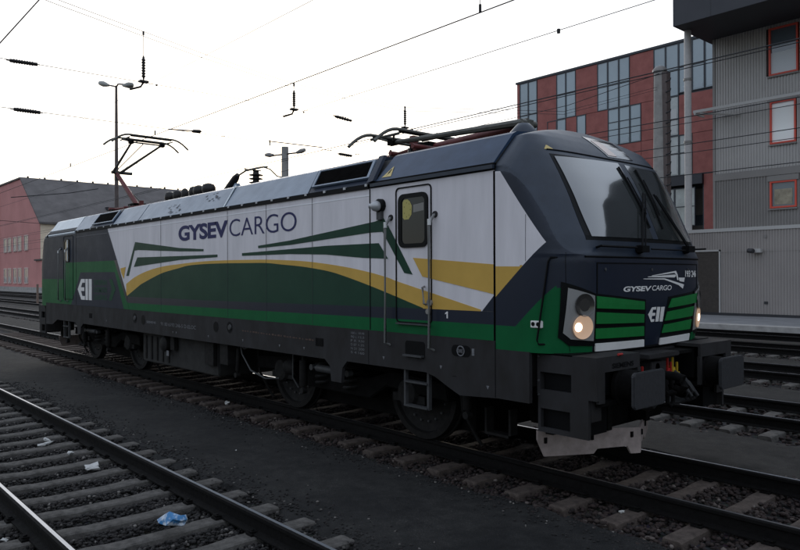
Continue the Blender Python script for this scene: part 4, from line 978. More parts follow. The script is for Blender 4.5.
def bogie(xc, flip):
    sg = -1 if flip else 1
    X_ = lambda d: xc+sg*d
    mb = MB()
    for s in (-1, 1):
        p = [(-2.25,.60),(-2.2,.80),(-1.2,.86),(-.7,.72),(.7,.72),(1.2,.86),(2.2,.80),(2.25,.60),(1.9,.62),(1.1,.66),(.75,.46),(-.75,.46),(-1.1,.66),(-1.9,.62)]
        mb.prism([(X_(a), c) for a, c in p], s*.93, s*1.09, lambda a, c, d: (a, d, c))
    mb.box((X_(-.5),-.93,.45),(X_(.5),.93,.75)); mb.box((X_(-2.2),-.93,.62),(X_(-2.05),.93,.78)); mb.box((X_(2.05),-.93,.62),(X_(2.2),.93,.78))
    o = part(mb, 'bogie_frame', M['under'], bevel=.015)
    for a in (-1.5, 1.5):
        for s in (-1, 1):
            k = MB(); k.lathe((X_(a), s*.90, .625),(0,s,0),[(0,.19),(.16,.19),(.20,.16),(.21,.10)],20); k.box((X_(a)-.30, s*.93,.50),(X_(a)+.30,s*1.06,.60))
            q = k.build('axle_box', M['axle'], None); q.parent = o
            for dx in (-.26,.26):
                k = MB(); pts = [(X_(a)+dx+.075*math.cos(t), s*1.0+.075*math.sin(t), .60+.018*t) for t in np.linspace(0, 4*2*math.pi*.5, 44)]
                k.tube([(p_[0], p_[1], .60+(p_[2]-.60)*1.0) for p_ in pts], .016, 6); q = k.build('axle_spring', M['axle'], None); q.parent = o
    for s in (-1, 1):
        for dx in (-.34, .34):
            k = MB(); pts = [(X_(dx)+.13*math.cos(t), s*1.05+.13*math.sin(t), .50+.4*t/(2*math.pi*4.5)) for t in np.linspace(0, 2*math.pi*4.5, 80)]; k.tube(pts, .022, 6); q = k.build('body_spring', M['axle'], None); q.parent = o
    return o
M['axle'] = mat('axle_box_grime', (.013,.012,.0115), .7, noise=.4, nscale=12, spec=.2)
bogie(-4.74, False); bogie(-14.24, True)
def damper(p0, p1, r, m='damper'):
    p0, p1 = Vector(p0), Vector(p1); d = p1-p0; mb = MB()
    mb.tube([p0, p0+d*.12], r*.45, 8); mb.tube([p0+d*.12, p0+d*.15, p0+d*.80, p0+d*.82], [r*.8, r, r, r*.8], 12); mb.tube([p0+d*.8, p1], r*.45, 8)
    mb.lathe(p0, (0,1,0), [(-.04,.045),(.04,.045)], 10); mb.lathe(p1, (0,1,0), [(-.04,.045),(.04,.045)], 10); part(mb, 'damper', M[m], smooth=True)
for s in (-1, 1):
    damper((-5.05,s*1.28,.80),(-4.20,s*1.28,.79),.055,'dampl'if False else 'damper'); damper((-14.95,s*1.28,.80),(-14.1,s*1.28,.80),.055)
    for x in (-5.35,-15.15,-13.5,-16.55): damper((x,s*1.25,.42),(x,s*1.25,.98),.06,'axle')
    damper((-7.35,s*1.25,.45),(-7.30,s*1.25,1.0),.035,'axle'); damper((-2.08,s*1.2,.52),(-2.1,s*1.2,.98),.05,'axle')
M['cable'] = mat('cable_grey', (.04,.04,.04), .6)
# brake cylinders, sand boxes, transformer, cable loops
mb = MB(); mb.box((-11.35,-1.28,.36),(-7.95,1.28,.98)); part(mb, 'transformer_tank', mat('tank_grey', (.015,.014,.013), .8, noise=.4, nscale=5), bevel=.02)
for s in (-1, 1):
    mb = MB()
    for k in range(5): mb.box((-11.2+k*.28, s*1.285,.42),(-11.12+k*.28, s*1.30,.90))
    part(mb, 'tank_ribs', M['axle'], bevel=.006)
    for a, c in (((-8.35,1.29,.55),(-8.0,1.36,.95)),((-7.68,1.15,.62),(-7.40,1.40,.97)),((-9.78,1.29,.70),(-9.6,1.37,.98))):
        mb = MB(); mb.box((a[0],s*a[1],a[2]),(c[0],s*c[1],c[2])); part(mb, 'side_box', M['axle'], bevel=.006)
    mb = MB(); mb.lathe((-10.02,s*1.25,.80),(0,s,0),[(0,.15),(.15,.15),(.19,.10)],20); part(mb, 'air_cylinder', M['axle'], smooth=True); mb = MB(); mb.lathe((-5.72,s*1.10,.72),(-1,s*.3,0),[(0,.13),(.16,.13),(.24,.09)],20); part(mb, 'air_cylinder', M['damper' if False else 'axle'], smooth=True)
    mb = MB(); mb.tube([(-7.05,s*1.35,.98),(-6.98,s*1.36,.84),(-6.7,s*1.36,.60),(-6.35,s*1.3,.50),(-6.1,s*1.2,.52)], .014, 6); mb.tube([(-7.1,s*1.34,.99),(-6.9,s*1.36,.93),(-6.75,s*1.36,.98)], .014, 6); mb.tube([(-5.55,s*1.3,.95),(-5.56,s*1.3,.6),(-5.48,s*1.25,.45)], .012, 6); part(mb, 'cable_loop', M['cable'])
    mb = MB(); mb.box((-9.93,s*1.38,.58),(-9.82,s*1.383,.68)); part(mb, 'white_label', M['lgrey'])
    mb = MB()
    for x in (-2.42,-7.15,-11.85,-16.6): mb.tube([(x,s*.98,1.0),(x+.03,s*.95,.5),(x+.12,s*.80,.16),(x+.16,s*.76,.08)], .022, 6)
    mb.box((-1.95,s*.90,.30),(-1.60,s*1.02,.33)); mb.box((-1.98,s*.90,.30),(-1.95,s*1.02,.60)); mb.box((-1.63,s*.90,.30),(-1.60,s*1.02,.62)); part(mb, 'sand_pipes', M['axle'])
    mb = MB(); mb.tube([(-1.9,s*1.40,.80),(-2.05,s*1.36,.90),(-2.25,s*1.36,.95)], .012, 6)
    for k in range(7): mb.lathe((-1.95-.05*k, s*1.41, .83+.018*k), (0,s,0), [(0,.018),(.02,.015)], 8)
    part(mb, 'valve_row', M['axle'])
mb = MB(); mb.box((-1.80,-.45,.38),(-.98,1.15,1.0)); part(mb, 'underfloor_fill', M['under'], bevel=.02)  # dark boxes added at both ends to close pale gaps underneath
mb = MB(); mb.box((-18.0,-.45,.38),(-17.2,1.15,1.0)); part(mb, 'underfloor_fill', M['under'], bevel=.02)
for a in ((-16.5,-12.0),(-7.0,-2.5)):
    mb = MB(); mb.box((a[0],-.61,.17),(a[1],.61,.80)); mb.box((a[0]-.1,-.9,.803),(a[1]+.1,.9,.86)); part(mb, 'motor_light_block', M['under'])  # motor boxes lowered and widened to keep light from under the floor

# ---- roof equipment
def insulator(x, y, z0, h, r, n=6, base=True):
    mb = MB(); pr = [(0, r*.6)]
    for k in range(n):
        a = h*(.06+.86*k/n); pr += [(a, r*.45), (a+h*.03, r), (a+h*.05, r), (a+h*.09, r*.45)]
    pr += [(h*.95, r*.4), (h, r*.5)]
    mb.lathe((x,y,z0), (0,0,1), pr, 16); return part(mb, 'roof_insulator', M['insul'], smooth=True)
insulator(-8.88, 0, 3.68, .52, .14, 6)
for (x, r) in ((-12.35,.12),(-11.95,.10),(-11.55,.08),(-11.1,.11),(-10.85,.13),(-10.4,.145)):
    mb = MB(); mb.lathe((x,-.25,3.72),(0,0,1),[(0,r*.7),(.12,r*.75),(.20,r),(.27,r),(.33,r*.8),(.36,r*.3)],18); part(mb, 'resistor_dome', M['insul'], smooth=True)
mb = MB(); mb.box((-12.0,-.5,3.70),(-10.3,.3,3.80)); part(mb, 'roof_plinth', M['under'])
mb = MB(); mb.tube([(-9.90,-.15,3.82),(-9.72,-.12,3.95),(-9.52,-.1,4.10),(-9.42,-.1,4.16)],[.07,.08,.075,.045],12); part(mb, 'voltage_transformer', M['insul'], smooth=True)
mb = MB(); mb.lathe((-9.45,-.1,3.69),(0,0,1),[(0,.26),(.06,.24),(.16,.13),(.28,.06),(.30,.05)],20); part(mb, 'roof_cone', M['greyroof'], smooth=True)
mb = MB(); mb.tube([(-9.42,-.1,4.14),(-9.2,-.05,4.22),(-9.0,0,4.235),(-8.60,0,4.23),(-8.45,0,4.22)],.018,6); mb.tube([(-8.6,0,4.23),(-8.35,0,4.16),(-8.1,0,4.0),(-7.8,0,3.93),(-7.2,0,3.88),(-6.6,0,3.90)],.014,6); mb.tube([(-9.0,-.18,4.22),(-9.0,.18,4.22)],.012,6)
mb.tube([(-6.3,-.35,3.77),(-6.15,-.35,3.84),(-5.0,-.35,3.86),(-4.9,-.35,3.80)],.013,6); part(mb, 'roof_busbar', M['pantogrey'])
mb = MB()
for x in (-9.25,-10.1): mb.lathe((x,-.35,3.70),(0,0,1),[(0,.03),(.14,.03)],8)
mb.lathe((-1.72,-.62,3.69),(0,0,1),[(0,.19),(.05,.18),(.13,.11),(.17,.07),(.18,.02)],20); part(mb, 'antenna_dome', M['navyroof'], smooth=True)
# ---- pantographs
def pantograph(fx, raised):
    mb = MB(); G, R_ = M['pantogrey'], M['redpipe']
    D_ = (1 if fx(0) > -5 else -1)
    X_ = lambda x: fx(x)
    root_z = 3.88
    for (x, y) in ((-3.75,-.55),(-3.75,.55),(-4.75,0)): insulator(X_(x), y, 3.66, .20, .08, 3)
    # base frame
    mb.tube([(X_(-3.65),-.6,root_z),(X_(-3.65),.6,root_z)],.035,8,R_); mb.tube([(X_(-3.65),-.45,root_z),(X_(-4.85),-.12,root_z+.02)],.03,8,R_); mb.tube([(X_(-3.65),.45,root_z),(X_(-4.85),.12,root_z+.02)],.03,8,R_)
    mb.tube([(X_(-4.30),-.45,root_z),(X_(-4.30),.45,root_z)],.035,8,R_); mb.box((X_(-4.2),-.16,root_z+.02),(X_(-3.8),.16,root_z+.14),M['under']); mb.box((X_(-4.32),-.05,root_z),(X_(-4.24),.05,root_z+.30) if not raised else (X_(-4.24),.05,root_z+.2),R_)
    mb.tube([(X_(-4.4),-.35,3.70),(X_(-4.4),-.35,3.95)],.02,6,G)
    if raised:
        K = (-2.55, 5.0); HD = (-4.66, 5.55); B0 = (-4.05, root_z+.08)
    else:
        K = (-2.15, 4.02); HD = (-4.30, 4.10); B0 = (-4.2, root_z+.05)
    # lower arm and its coupling rod
    mb.tube([(X_(B0[0]),0,B0[1]),(X_(K[0]),0,K[1]-.03)],[.065,.055] if raised else [.075,.065],10,R_); mb.tube([(X_(B0[0]-.3),.09,B0[1]-.05),(X_(K[0]+.08),.09,K[1]-.16)],.018,6,G)
    mb.tube([(X_(K[0]),-.14,K[1]),(X_(K[0]),.42 if raised else .14,K[1])],.045,10,G); mb.box((X_(K[0])-.05,-.05,K[1]-.22),(X_(K[0])+.05,.05,K[1]+.04),G)
    # upper arm: two tubes spreading to the head
    for s in (-1, 1):
        mb.tube([(X_(K[0]),s*.10,K[1]),(X_(HD[0]),s*.38,HD[1]-.06)],[.038,.026] if raised else [.05,.032],8,G)
    mb.tube([(X_(K[0]),0,K[1]+.06),(X_(HD[0]+.2),0,HD[1]-.02)],.013,6,G)
    if not raised:
        mb.tube([(X_(K[0])-.1,.0,K[1]+.06),(X_(K[0])+.20,.05,3.72)],.028,8,G); mb.tube([(X_(K[0]),-.12,K[1]+.03),(X_(K[0])+.16,-.16,3.72)],.022,8,G)
        mb.tube([(X_(-4.95),-.4,3.74),(X_(-4.95),.5,3.74)],.03,8,R_); mb.lathe((X_(-5.08),-.25,3.62),(0,0,1),[(0,.03),(.05,.09),(.08,.05),(.2,.03),(.26,.05)],12,M['insul'])
    arms = part(mb, 'pantograph_arms', G, smooth=True)
    hd = MB(); x0, z0 = HD
    hd.tube([(X_(x0),-.42,z0-.06),(X_(x0),.42,z0-.06)],.02,8,G)
    for dx in (-.29,.29):
        pts = []
        for y in np.linspace(-.975,.975,25):
            a = abs(y); dz = 0 if a < .55 else -.22*((a-.55)/.425)**1.9
            pts.append((X_(x0+dx), y, z0+.07+dz))
        hd.tube(pts,.024,8,G); hd.tube([(X_(x0+dx),-.52,z0+.045),(X_(x0+dx),.52,z0+.045)],.022,8,M['under'])
    for s in (-1, 1):
        hd.tube([(X_(x0-.31),s*.55,z0+.01),(X_(x0+.31),s*.55,z0+.01)],.017,8,G); hd.tube([(X_(x0),s*.40,z0-.06),(X_(x0-.15),s*.50,z0-.0),(X_(x0-.2),s*.55,z0+.01)],.016,6,G); hd.tube([(X_(x0),s*.40,z0-.06),(X_(x0+.15),s*.50,z0),(X_(x0+.2),s*.55,z0+.01)],.016,6,G)
        hd.box((X_(x0)-.06,s*.40-.05,z0-.10),(X_(x0)+.06,s*.40+.05,z0-.02),M['under'])
    part(hd, 'pantograph_head', G, smooth=True)
pantograph(F_, False); pantograph(B_, True)
# ------------------------------------------------------------------ buildings
def corrugated_mat(name, c, spec=.4):
    return mat(name, c, .5, .15, noise=.10, nscale=.5, spec=spec)
M['cladL'] = corrugated_mat('cladding_light', (.41,.39,.375)); M['cladD'] = corrugated_mat('cladding_dark', (.23,.215,.205)); M['cladG'] = corrugated_mat('cladding_ground_floor', (.31,.28,.265))
M['overhang'] = mat('overhang_panels', (.030,.031,.040), .5, noise=.1, nscale=.6); M['soffit'] = mat('soffit', (.022,.022,.026), .6)
M['beam'] = mat('beam_grey', (.42,.405,.39), .5); M['colm'] = mat('column_grey', (.45,.43,.42), .6, noise=.08)
M['redframe'] = mat('red_window_frame', (.62,.075,.045), .5); M['shut'] = mat('roller_blind', (.93,.94,.92), .7); M['winglass'] = mat('office_glass', (.10,.125,.15), .06, .0, coat=.7, spec=.9)
M['doorb'] = mat('dark_shutter', (.055,.045,.038), .7, noise=.2)
def corr(mb, x0, x1, z0, z1, y, m, holes_=(), pitch=.155, depth=.035):
    """ribbed sheet facing -y, with rectangular openings"""
    n = int((x1-x0)/pitch)
    for i in range(n+1):
        xa = x0+i*pitch; xb = min(xa+pitch, x1)
        if xb-xa < .02: continue
        segs = [(z0, z1)]
        for (hx0, hx1, hz0, hz1) in holes_:
            if xb > hx0 and xa < hx1:
                ns = []
                for a, c in segs:
                    if hz0 > a: ns.append((a, min(c, hz0)))
                    if hz1 < c: ns.append((max(a, hz1), c))
                segs = ns
        w_ = xb-xa
        xs_ = [(xa, 0), (xa+w_*.42, 0), (xa+w_*.52, depth), (xa+w_*.90, depth), (xb, 0)]
        for a, c in segs:
            for k in range(4):
                p, q = xs_[k], xs_[k+1]
                mb.add([(p[0], y-depth+p[1], a), (q[0], y-depth+q[1], a), (q[0], y-depth+q[1], c), (p[0], y-depth+p[1], c)], [(0,1,2,3)], m)
GB = empty('grey_building', (-6, 34, 0), label='grey corrugated metal building with dark overhang and red framed windows', cat='building')
def gp(mb, name, m=None, parent=None, **kw):
    o = mb.build(name, m, None, **kw); o.parent = parent or GB
    if parent is None: o.location = (6, -34, 0)
    return o
wins = [(-12.52,-11.03,13.0,15.6),(-12.48,-11.15,9.25,11.58),(-12.50,-11.13,5.75,7.22)]
more = [(x0, x0+1.4, a, c) for x0 in (-7.5,-2.5,2.5,7.5,12.5) for a, c in ((13.0,15.6),(9.25,11.58))]
X1 = 46.0
mb = MB(); hs = wins+more
corr(mb, -15.6, X1, 7.95, 15.8, 34, M['cladL'], hs); gp(mb, 'upper_wall')
mb = MB(); corr(mb, -15.6, X1, 4.5, 7.95, 34.002, M['cladD'], hs); gp(mb, 'middle_wall')
mb = MB(); mb.box((-15.58,34.25,-.1),(X1,48,15.8)); mb.box((-15.64,33.94,4.4),(-15.50,34.3,15.8)); gp(mb, 'wall_core', M['cladD'])
mb = MB(); mb.box((-15.64,33.93,7.55),(X1,33.962,7.93)); gp(mb, 'plinth_band', M['cladD'])
# lower, projecting storey
mb = MB(); corr(mb, -27, X1, .10, 4.42, 31, M['cladG'], [(-17.6,-13.9,.08,3.42)], pitch=.14, depth=.03); gp(mb, 'ground_floor_wall')
mb = MB(); mb.box((-27,31.05,-.1),(X1,34.2,4.40)); gp(mb, 'ground_floor_core', M['cladD'])
mb = MB(); mb.box((-27.1,30.93,4.42),(X1,34.3,4.60)); gp(mb, 'ledge', M['beam'])
mb = MB(); mb.box((-27,30.975,2.42+1.0),(X1,30.985,3.44)) if False else mb.box((-13.82,30.962,3.30),(X1,30.968,3.32)); gp(mb, 'sheet_lap', M['cladD'])
mb = MB(); mb.box((-27,30.95,-.15),(X1,31.04,.10)); gp(mb, 'plinth', M['soffit'])
mb = MB(); mb.box((-17.5,30.99,.10),(-13.95,31.04,3.38))
for k in range(30): mb.box((-17.5,30.975,.12+k*.11),(-13.95,30.99,.20+k*.11))
o = gp(mb, 'shutter_door', M['doorb'])
mb = MB(); mb.box((-13.95,30.94,.1),(-13.87,31.0,3.46)); mb.box((-17.6,30.94,3.38),(-13.87,31.0,3.46)); q = mb.build('door_frame', M['beam'], None); q.parent = o
for (x0,x1,z0,z1) in hs:
    mb = MB(); f = .09; y0, y1 = 33.93, 34.12
    mb.box((x0,y0,z0),(x0+f,y1,z1)); mb.box((x1-f,y0,z0),(x1,y1,z1)); mb.box((x0+f,y0,z0),(x1-f,y1,z0+f)); mb.box((x0+f,y0,z1-f),(x1-f,y1,z1))
    wd = gp(mb, 'window', M['redframe'])
    mb = MB(); mb.box((x0+f,34.04,z0+f),(x1-f,34.07,z1-f)); q = mb.build('pane', M['winglass'], None); q.parent = wd
    mb = MB()
    if z0 < 12.5 and z0 > 9: mb.box((x0+f,34.025,z0+f),(x1-f,34.037,z1-f))
    elif z0 > 12.5: mb.box((x0+f,34.025,z0+f),(x1-f,34.037,z0+1.25))
    else: mb.box((x0+f+.12,34.025,z0+f+.1),(x1-f-.15,34.037,z1-f-.35))
    q = mb.build('blind', M['shut'] if z0 > 9 and z0 < 12.5 else M['blind2'] if False else mat('grey_blind', (.62,.65,.68), .5) if z0 > 12.5 else mat('blind_pattern', (.34,.30,.22), .6, noise=.5, nscale=3), None); q.parent = wd
    mb = MB(); mb.box((x0-.05,33.86,z0-.10),(x1+.05,33.95,z0-.03)); q = mb.build('sill', M['cladD'], None); q.parent = wd
    if z0 < 12: mb = MB(); mb.box((x0-.12,33.90,z1+.0),(x1+.12,33.96,z1+.30)); q = mb.build('lintel', M['cladD'], None); q.parent = wd
# overhanging top floor
mb = MB(); mb.box((-16.05,30.14,15.80),(X1,48,21.5)); gp(mb, 'overhang', M['overhang'])
mb = MB(); mb.box((-16.02,30.17,15.785),(X1-.02,47.9,15.798)); gp(mb, 'soffit', M['soffit'])
mb = MB()
for x in (-16.05+2.1, -16.05+6.2,-16.05+10.4, -1.5): mb.box((x-.012,30.136,15.8),(x+.012,30.142,21.5))
for z in (17.4,19.4): mb.box((-16.05,30.136,z),(X1,30.142,z+.02)); mb.box((-16.054,30.14,z),(-16.048,40,z+.02))
gp(mb, 'panel_joints', M['soffit'])
mb = MB(); mb.lathe((-15.85,31.4,4.6),(0,0,1),[(0,.19),(11.19,.19)],20,M['colm']); cl = gp(mb, 'column', M['colm'], smooth=True)
mb = MB()
for z in (6.2+3.3, 13.2-.2): mb.lathe((-15.85,31.4,z),(0,0,1),[(0,.23),(.12,.23)],20)
q = mb.build('clamp_ring', M['cladD'], None); q.parent = cl
# horizontal rails on brackets
for z in (11.55, 4.95+2.9):
    mb = MB(); mb.box((-16.35+.0,33.0,z-.06),(X1,33.12,z+.10)); mb.box((-16.3,33.0,z-.16),(-16.2,34.1,z-.06)) ; mb.tube([(-16.25,33.1,z-.1),(-14.6,33.9,z-.25)],.05,6)
    mb.tube([(-15.95,33.05,z-.1),(-14.1,33.9,z-.38)],.05,6) 
    if z > 9: gp(mb, 'cable_rail', M['beam'])
    else:
        pass
mb = MB(); mb.lathe((-12.15,30.6,3.35),(1,-.5,-.1),[(-.18,.09),(-.14,.12),(.16,.12),(.20,.10)],16,M['soffit']); mb.box((-12.1,30.7,3.25),(-11.7,30.97,3.45),M['beam']); mb.box((-11.62,30.93,4.0),(-11.5,30.97,4.15),M['cladD']); mb.box((-11.62,30.93,.62),(-11.45,30.97,.75),M['soffit']); gp(mb, 'security_camera', M['soffit'])

# red panelled office building behind
RB = empty('office_building', (-33, 50, 0), label='office building with red brick coloured panels and tall bluish windows behind the train', cat='building')
def rp(mb, name, m=None, parent=None, **kw):
    o = mb.build(name, m, None, **kw); o.parent = parent or RB
    if parent is None: o.location = (33, -50, 0)
    return o
M['redpan'] = mat('red_facade_panel', (.33,.105,.09), .7, noise=.22, nscale=1.2); M['mull'] = mat('mullion_dark', (.035,.04,.05), .5)
M['fglass'] = mat('facade_glass', (.30,.37,.41), .08, coat=.6, spec=.9, noise=.2, nscale=.15); M['fglass2'] = mat('facade_glass_pale', (.42,.45,.44), .12, coat=.5, spec=.8, noise=.35, nscale=.9)
M['curtain'] = mat('white_curtain', (.55,.56,.55), .8)
XL, XRr = -43.32, -14.0
mb = MB(); mb.box((XL,50.06,9.66),(XRr,70,21.62)); mb.box((-24.0,50.06,-.2),(XRr,70,9.66)); mb.box((XL,53,-.2),(-24.0,70,9.66)); rp(mb, 'wall_core', M['mull'])
mb = MB(); mb.box((XL-.1,49.9,21.62),(XRr,70.1,21.82)); rp(mb, 'roof', M['mull'])
def panel(x0, x1, z0, z1):
    mb = MB(); mb.box((x0+.02,49.98,z0+.02),(x1-.02,50.06,z1-.02)); rp(mb, 'facade_panel', M['redpan'])
def fwin(xs_, z0, z1, split=None, m='fglass', cur=0):
    for x0, x1 in zip(xs_, xs_[1:]):
        mb = MB(); f = .07
        mb.box((x0,49.95,z0),(x0+f,50.06,z1)); mb.box((x1-f,49.95,z0),(x1,50.06,z1)); mb.box((x0+f,49.95,z0),(x1-f,50.06,z0+f)); mb.box((x0+f,49.95,z1-f),(x1-f,50.06,z1))
        if split: mb.box((x0+f,49.96,z0+(z1-z0)*split),(x1-f,50.06,z0+(z1-z0)*split+.06))
        w_ = rp(mb, 'window', M['mull']); mb = MB(); mb.box((x0+f,50.0,z0+f),(x1-f,50.03,z1-f)); q = mb.build('pane', M[m], None); q.parent = w_
        if cur:
            mb = MB(); mb.box((x0+f+.12,49.985,z0+f+.1),(x1-f-.12,49.998,z0+f+cur)); q = mb.build('blind', M['curtain'] if m == 'fglass2' else mat('blue_white_curtain', (.40,.46,.50), .7), None); q.parent = w_
ZT, ZA, ZB = 21.6, 17.2, 13.85
fwin([-42.93,-41.85,-40.74], ZA-4.3 if False else ZB+.3, ZT, .55, 'fglass', 0)
panel(-43.3,-42.95,ZB,ZT); panel(-40.72,-38.42,ZA-.9,ZT); fwin([-38.42,-37.33,-36.2], ZA, ZT, .52, 'fglass', .45)
panel(-36.2,-33.85,ZA,ZT); fwin([-33.85,-32.76,-31.63,-30.54], ZA, ZT, .5, 'fglass', .5); panel(-30.54,-28.25,ZA,ZT)
fwin([-28.25,-27.15,-25.99], ZA, ZT, .5); fwin([-25.99,-24.83,-23.77], ZA+.15, ZT, .5, 'fglass', .45); fwin([-24.6+.85,-22.95], ZA+.15, ZT, None, 'fglass', .5)
panel(-22.95,-14.1,ZA,ZT)
panel(-40.72,-39.52,ZB,ZA-.95); fwin([-39.52,-38.4,-37.33], ZB, ZA-.0, .5); panel(-37.33,-36.13,ZB,ZA); fwin([-36.13,-35.09], ZB, ZA, .3); panel(-35.09,-32.76,ZB,ZA)
fwin([-32.76,-31.63,-30.54,-29.45], ZB, ZA-.0, .62, 'fglass', .5); panel(-29.45,-27.15,ZB,ZA); fwin([-27.15,-25.99], ZB, ZA, .4, 'fglass2', 2.2); panel(-25.99,-22.3,ZB,ZA); panel(-22.3,-14.1,ZB,ZA)
panel(-43.3,-41.0,10.45,ZB); panel(-41.0,-36.2,10.45,ZB); panel(-36.2,-29.45,10.45,ZB); panel(-29.45,-27.15,10.45,ZB); fwin([-27.15,-25.99,-24.83], 10.45, ZB, .55, 'fglass2', 2.1); panel(-24.83,-22.3,10.45,ZB); panel(-22.3,-14.1,10.45,ZB)
mb = MB(); mb.box((XL,49.7,9.6),(-23.9,52.9,10.4)); rp(mb, 'floor_beam', M['overhang'])
for x in (-29.6,-24.2+.0): 
    if x < -25: mb = MB(); mb.box((x,51.8,-.2),(x+.35,52.1,9.6)); rp(mb, 'pillar', M['mull'])
panel(-23.9,-22.4,-.2,10.4)
fwin([-30.2,-28.4,-26.4,-24.6], 6.2, 9.4, .5, 'fglass2', 0) 
for o in RB.children[-3:]: pass
# far wing seen through the gap: small building with strip windows
WB = empty('distant_building', (-40, 70, 0), label='pale low building with window strips glimpsed under the office building beam', cat='building')
mb = MB(); mb.box((-45,52.92,-.2),(-24.05,52.98,9.6)); o = mb.build('wall', mat('pale_wall', (.30,.28,.26), .8, noise=.3, nscale=.6), WB); o.location = (40,-70,0)
mb = MB(); mb.box((-44,52.86,6.4),(-24.8,52.93,7.3)); mb.box((-44,52.86,3.2),(-24.8,52.93,4.4)); o = mb.build('window_strip', M['winglass'], WB); o.location = (40,-70,0)

# left red building with mansard roof
LB = empty('red_building', (-124, 26, 0), label='pink red rendered building with steep dark slate roof at the far left', cat='building')
def lp(mb, name, m=None, parent=None, **kw):
    o = mb.build(name, m, None, **kw); o.parent = parent or LB
    if parent is None: o.location = (124, -26, 0)
    return o
M['redrend'] = mat('red_render', (.54,.235,.22), .85, noise=.12, nscale=.25); M['slate'] = mat('slate_roof', (.115,.103,.100), .75, noise=.3, nscale=.35, bump=.3, bscale=3); M['beigew'] = mat('beige_render', (.75,.62,.47), .85, noise=.12, nscale=.3)
gable = [(-175,-.3),(-124.3,-.3),(-124.3,11.4),(-136,19.9),(-151,20.25),(-151,19.2),(-175,17.5)]
gable = [(-175,-.3),(-124.3,-.3),(-124.3,11.4),(-136,19.95),(-151.5,20.2-.4),(-175,18.0)]
mb = MB(); mb.prism(gable, 0, .12, lambda a, c, d: (a, 26+d, c)); lp(mb, 'gable_wall', M['redrend'])
mb = MB(); mb.box((-124.9,26.12,-.3),(-124.3,110,11.3)); mb.box((-175,109,-.3),(-124.3,110,11.3)); lp(mb, 'side_wall', M['beigew'])
mb = MB()
for (a, c) in (((-123.7,11.35),(-136,20.0)),((-136,20.0),(-151.5,20.1)),((-151.5,20.1),(-176,17.9))):
    mb.add([(a[0],25.8,a[1]),(a[0],110.5,a[1]),(c[0],110.5,c[1]),(c[0],25.8,c[1]),(a[0],25.8,a[1]-.3),(a[0],110.5,a[1]-.3),(c[0],110.5,c[1]-.3),(c[0],25.8,c[1]-.3)], [(0,1,2,3),(7,6,5,4),(0,3,7,4),(1,5,6,2),(0,4,5,1),(3,2,6,7)])
lp(mb, 'roof', M['slate'])
mb = MB()
for (y, k) in ((38,.35),(52,.55),(66,.3),(45,.12),(58,.10),(80,.5)): x = -123.7-12.3*k; z = 11.4+8.65*k; mb.box((x-.6,y,z-.2),(x+.5,y+2.2,z+.35))
lp(mb, 'skylights', M['soffit'])
mb = MB()
for k in range(30): y = 27+k*2.8; mb.box((-136.2,y,19.95),(-135.8,y+.25,20.25))
for k in range(3): mb.box((-124.26,30+k*9,7.0),(-124.2,34+k*9,7.5)); mb.box((-124.26,30+k*9,9.0),(-124.2,34+k*9,9.5))
lp(mb, 'snow_guards', M['soffit'])
mb = MB(); mb.box((-124.25,25.4,-.3),(-119.8,30,4.9)); lp(mb, 'porch', M['redrend']); mb = MB(); mb.box((-124.6,25.2,4.9),(-119.5,30.2,5.15)); lp(mb, 'porch_roof', M['soffit'])
mb = MB(); mb.box((-176,25.0,-.3),(-119.6,25.3,.55)); lp(mb, 'base_wall', M['kerb'])
mb = MB(); mb.box((-152.4,25.7,-.3),(-151.9,26.0,19.0)); lp(mb, 'corner_pilaster', M['redrend'])
for z0, z1 in ((6.85,9.55),(1.1,3.9)):
    for x in (-147.0,-143.9,-139.9,-136.7,-132.3,-156,-160,-164,-168):
        mb = MB(); w_ = 1.15; mb.box((x-w_,25.86,z0),(x-w_+.18,26.0,z1)); mb.box((x+w_-.18,25.86,z0),(x+w_,26.0,z1)); mb.box((x-w_+.18,25.86,z1-.18),(x+w_-.18,26.0,z1)); mb.box((x-w_+.18,25.86,z0),(x+w_-.18,26.0,z0+.18)); mb.box((x-.07,25.88,z0+.18),(x+.07,26.0,z1-.18))
        f = lp(mb, 'window', mat('window_surround', (.5,.42,.38), .7) if False else M['wsur'] if 'wsur' in M else M.setdefault('wsur', mat('window_surround', (.60,.48,.44), .7)))
        mb = MB(); mb.box((x-w_+.18,25.93,z0+.18),(x+w_-.18,25.96,z1-.18)); q = mb.build('pane', M['winglass'], None); q.parent = f
        mb = MB(); mb.box((x-.4,25.90,z0+.25),(x+.3,25.925,z0+1.2)); q = mb.build('curtain', M['curtain'], None); q.parent = f

# ------------------------------------------------------------------ masts, lamps, posts
M['mastc'] = mat('mast_concrete', (.30,.285,.27), .85, noise=.2, nscale=3); M['pole'] = mat('steel_pole', (.10,.075,.07), .6, noise=.3, nscale=2)
o = empty('lamp_post', (-50, 12, 0), label='tall yard lamp with two curved heads rising behind the rear of the locomotive', cat='street lamp')
mb = MB(); mb.tube([(0,0,-.3),(0,0,9),(0,0,16.3)],[.19,.14,.09],12); mb.build('pole', M['pole'], o)
for s, dx, dz in ((-1,-3.6,1.0),(1,3.2,-.55)):
    mb = MB(); mb.tube([(0,0,16.2),(dx*.12,-dx*.1*0,16.35),(dx*.5,0,16.3+dz*.42)],.06,8); a = mb.build('arm', M['pole'], o)
    mb = MB(); p0 = Vector((dx*.42,0,16.25+dz*.38)); p1 = Vector((dx,0,16.25+dz)); d = p1-p0
    mb.tube([p0, p0+d*.25, p0+d*.6, p0+d*.9, p1],[.08,.15,.22,.18,.06],12); mb.build('lamp_head', mat('lamp_head', (.22,.22,.20), .5), o, smooth=True)
o = empty('catenary_mast', (-31.65, 15, 0), label='slim concrete mast with two small floodlights above the middle of the train', cat='mast')
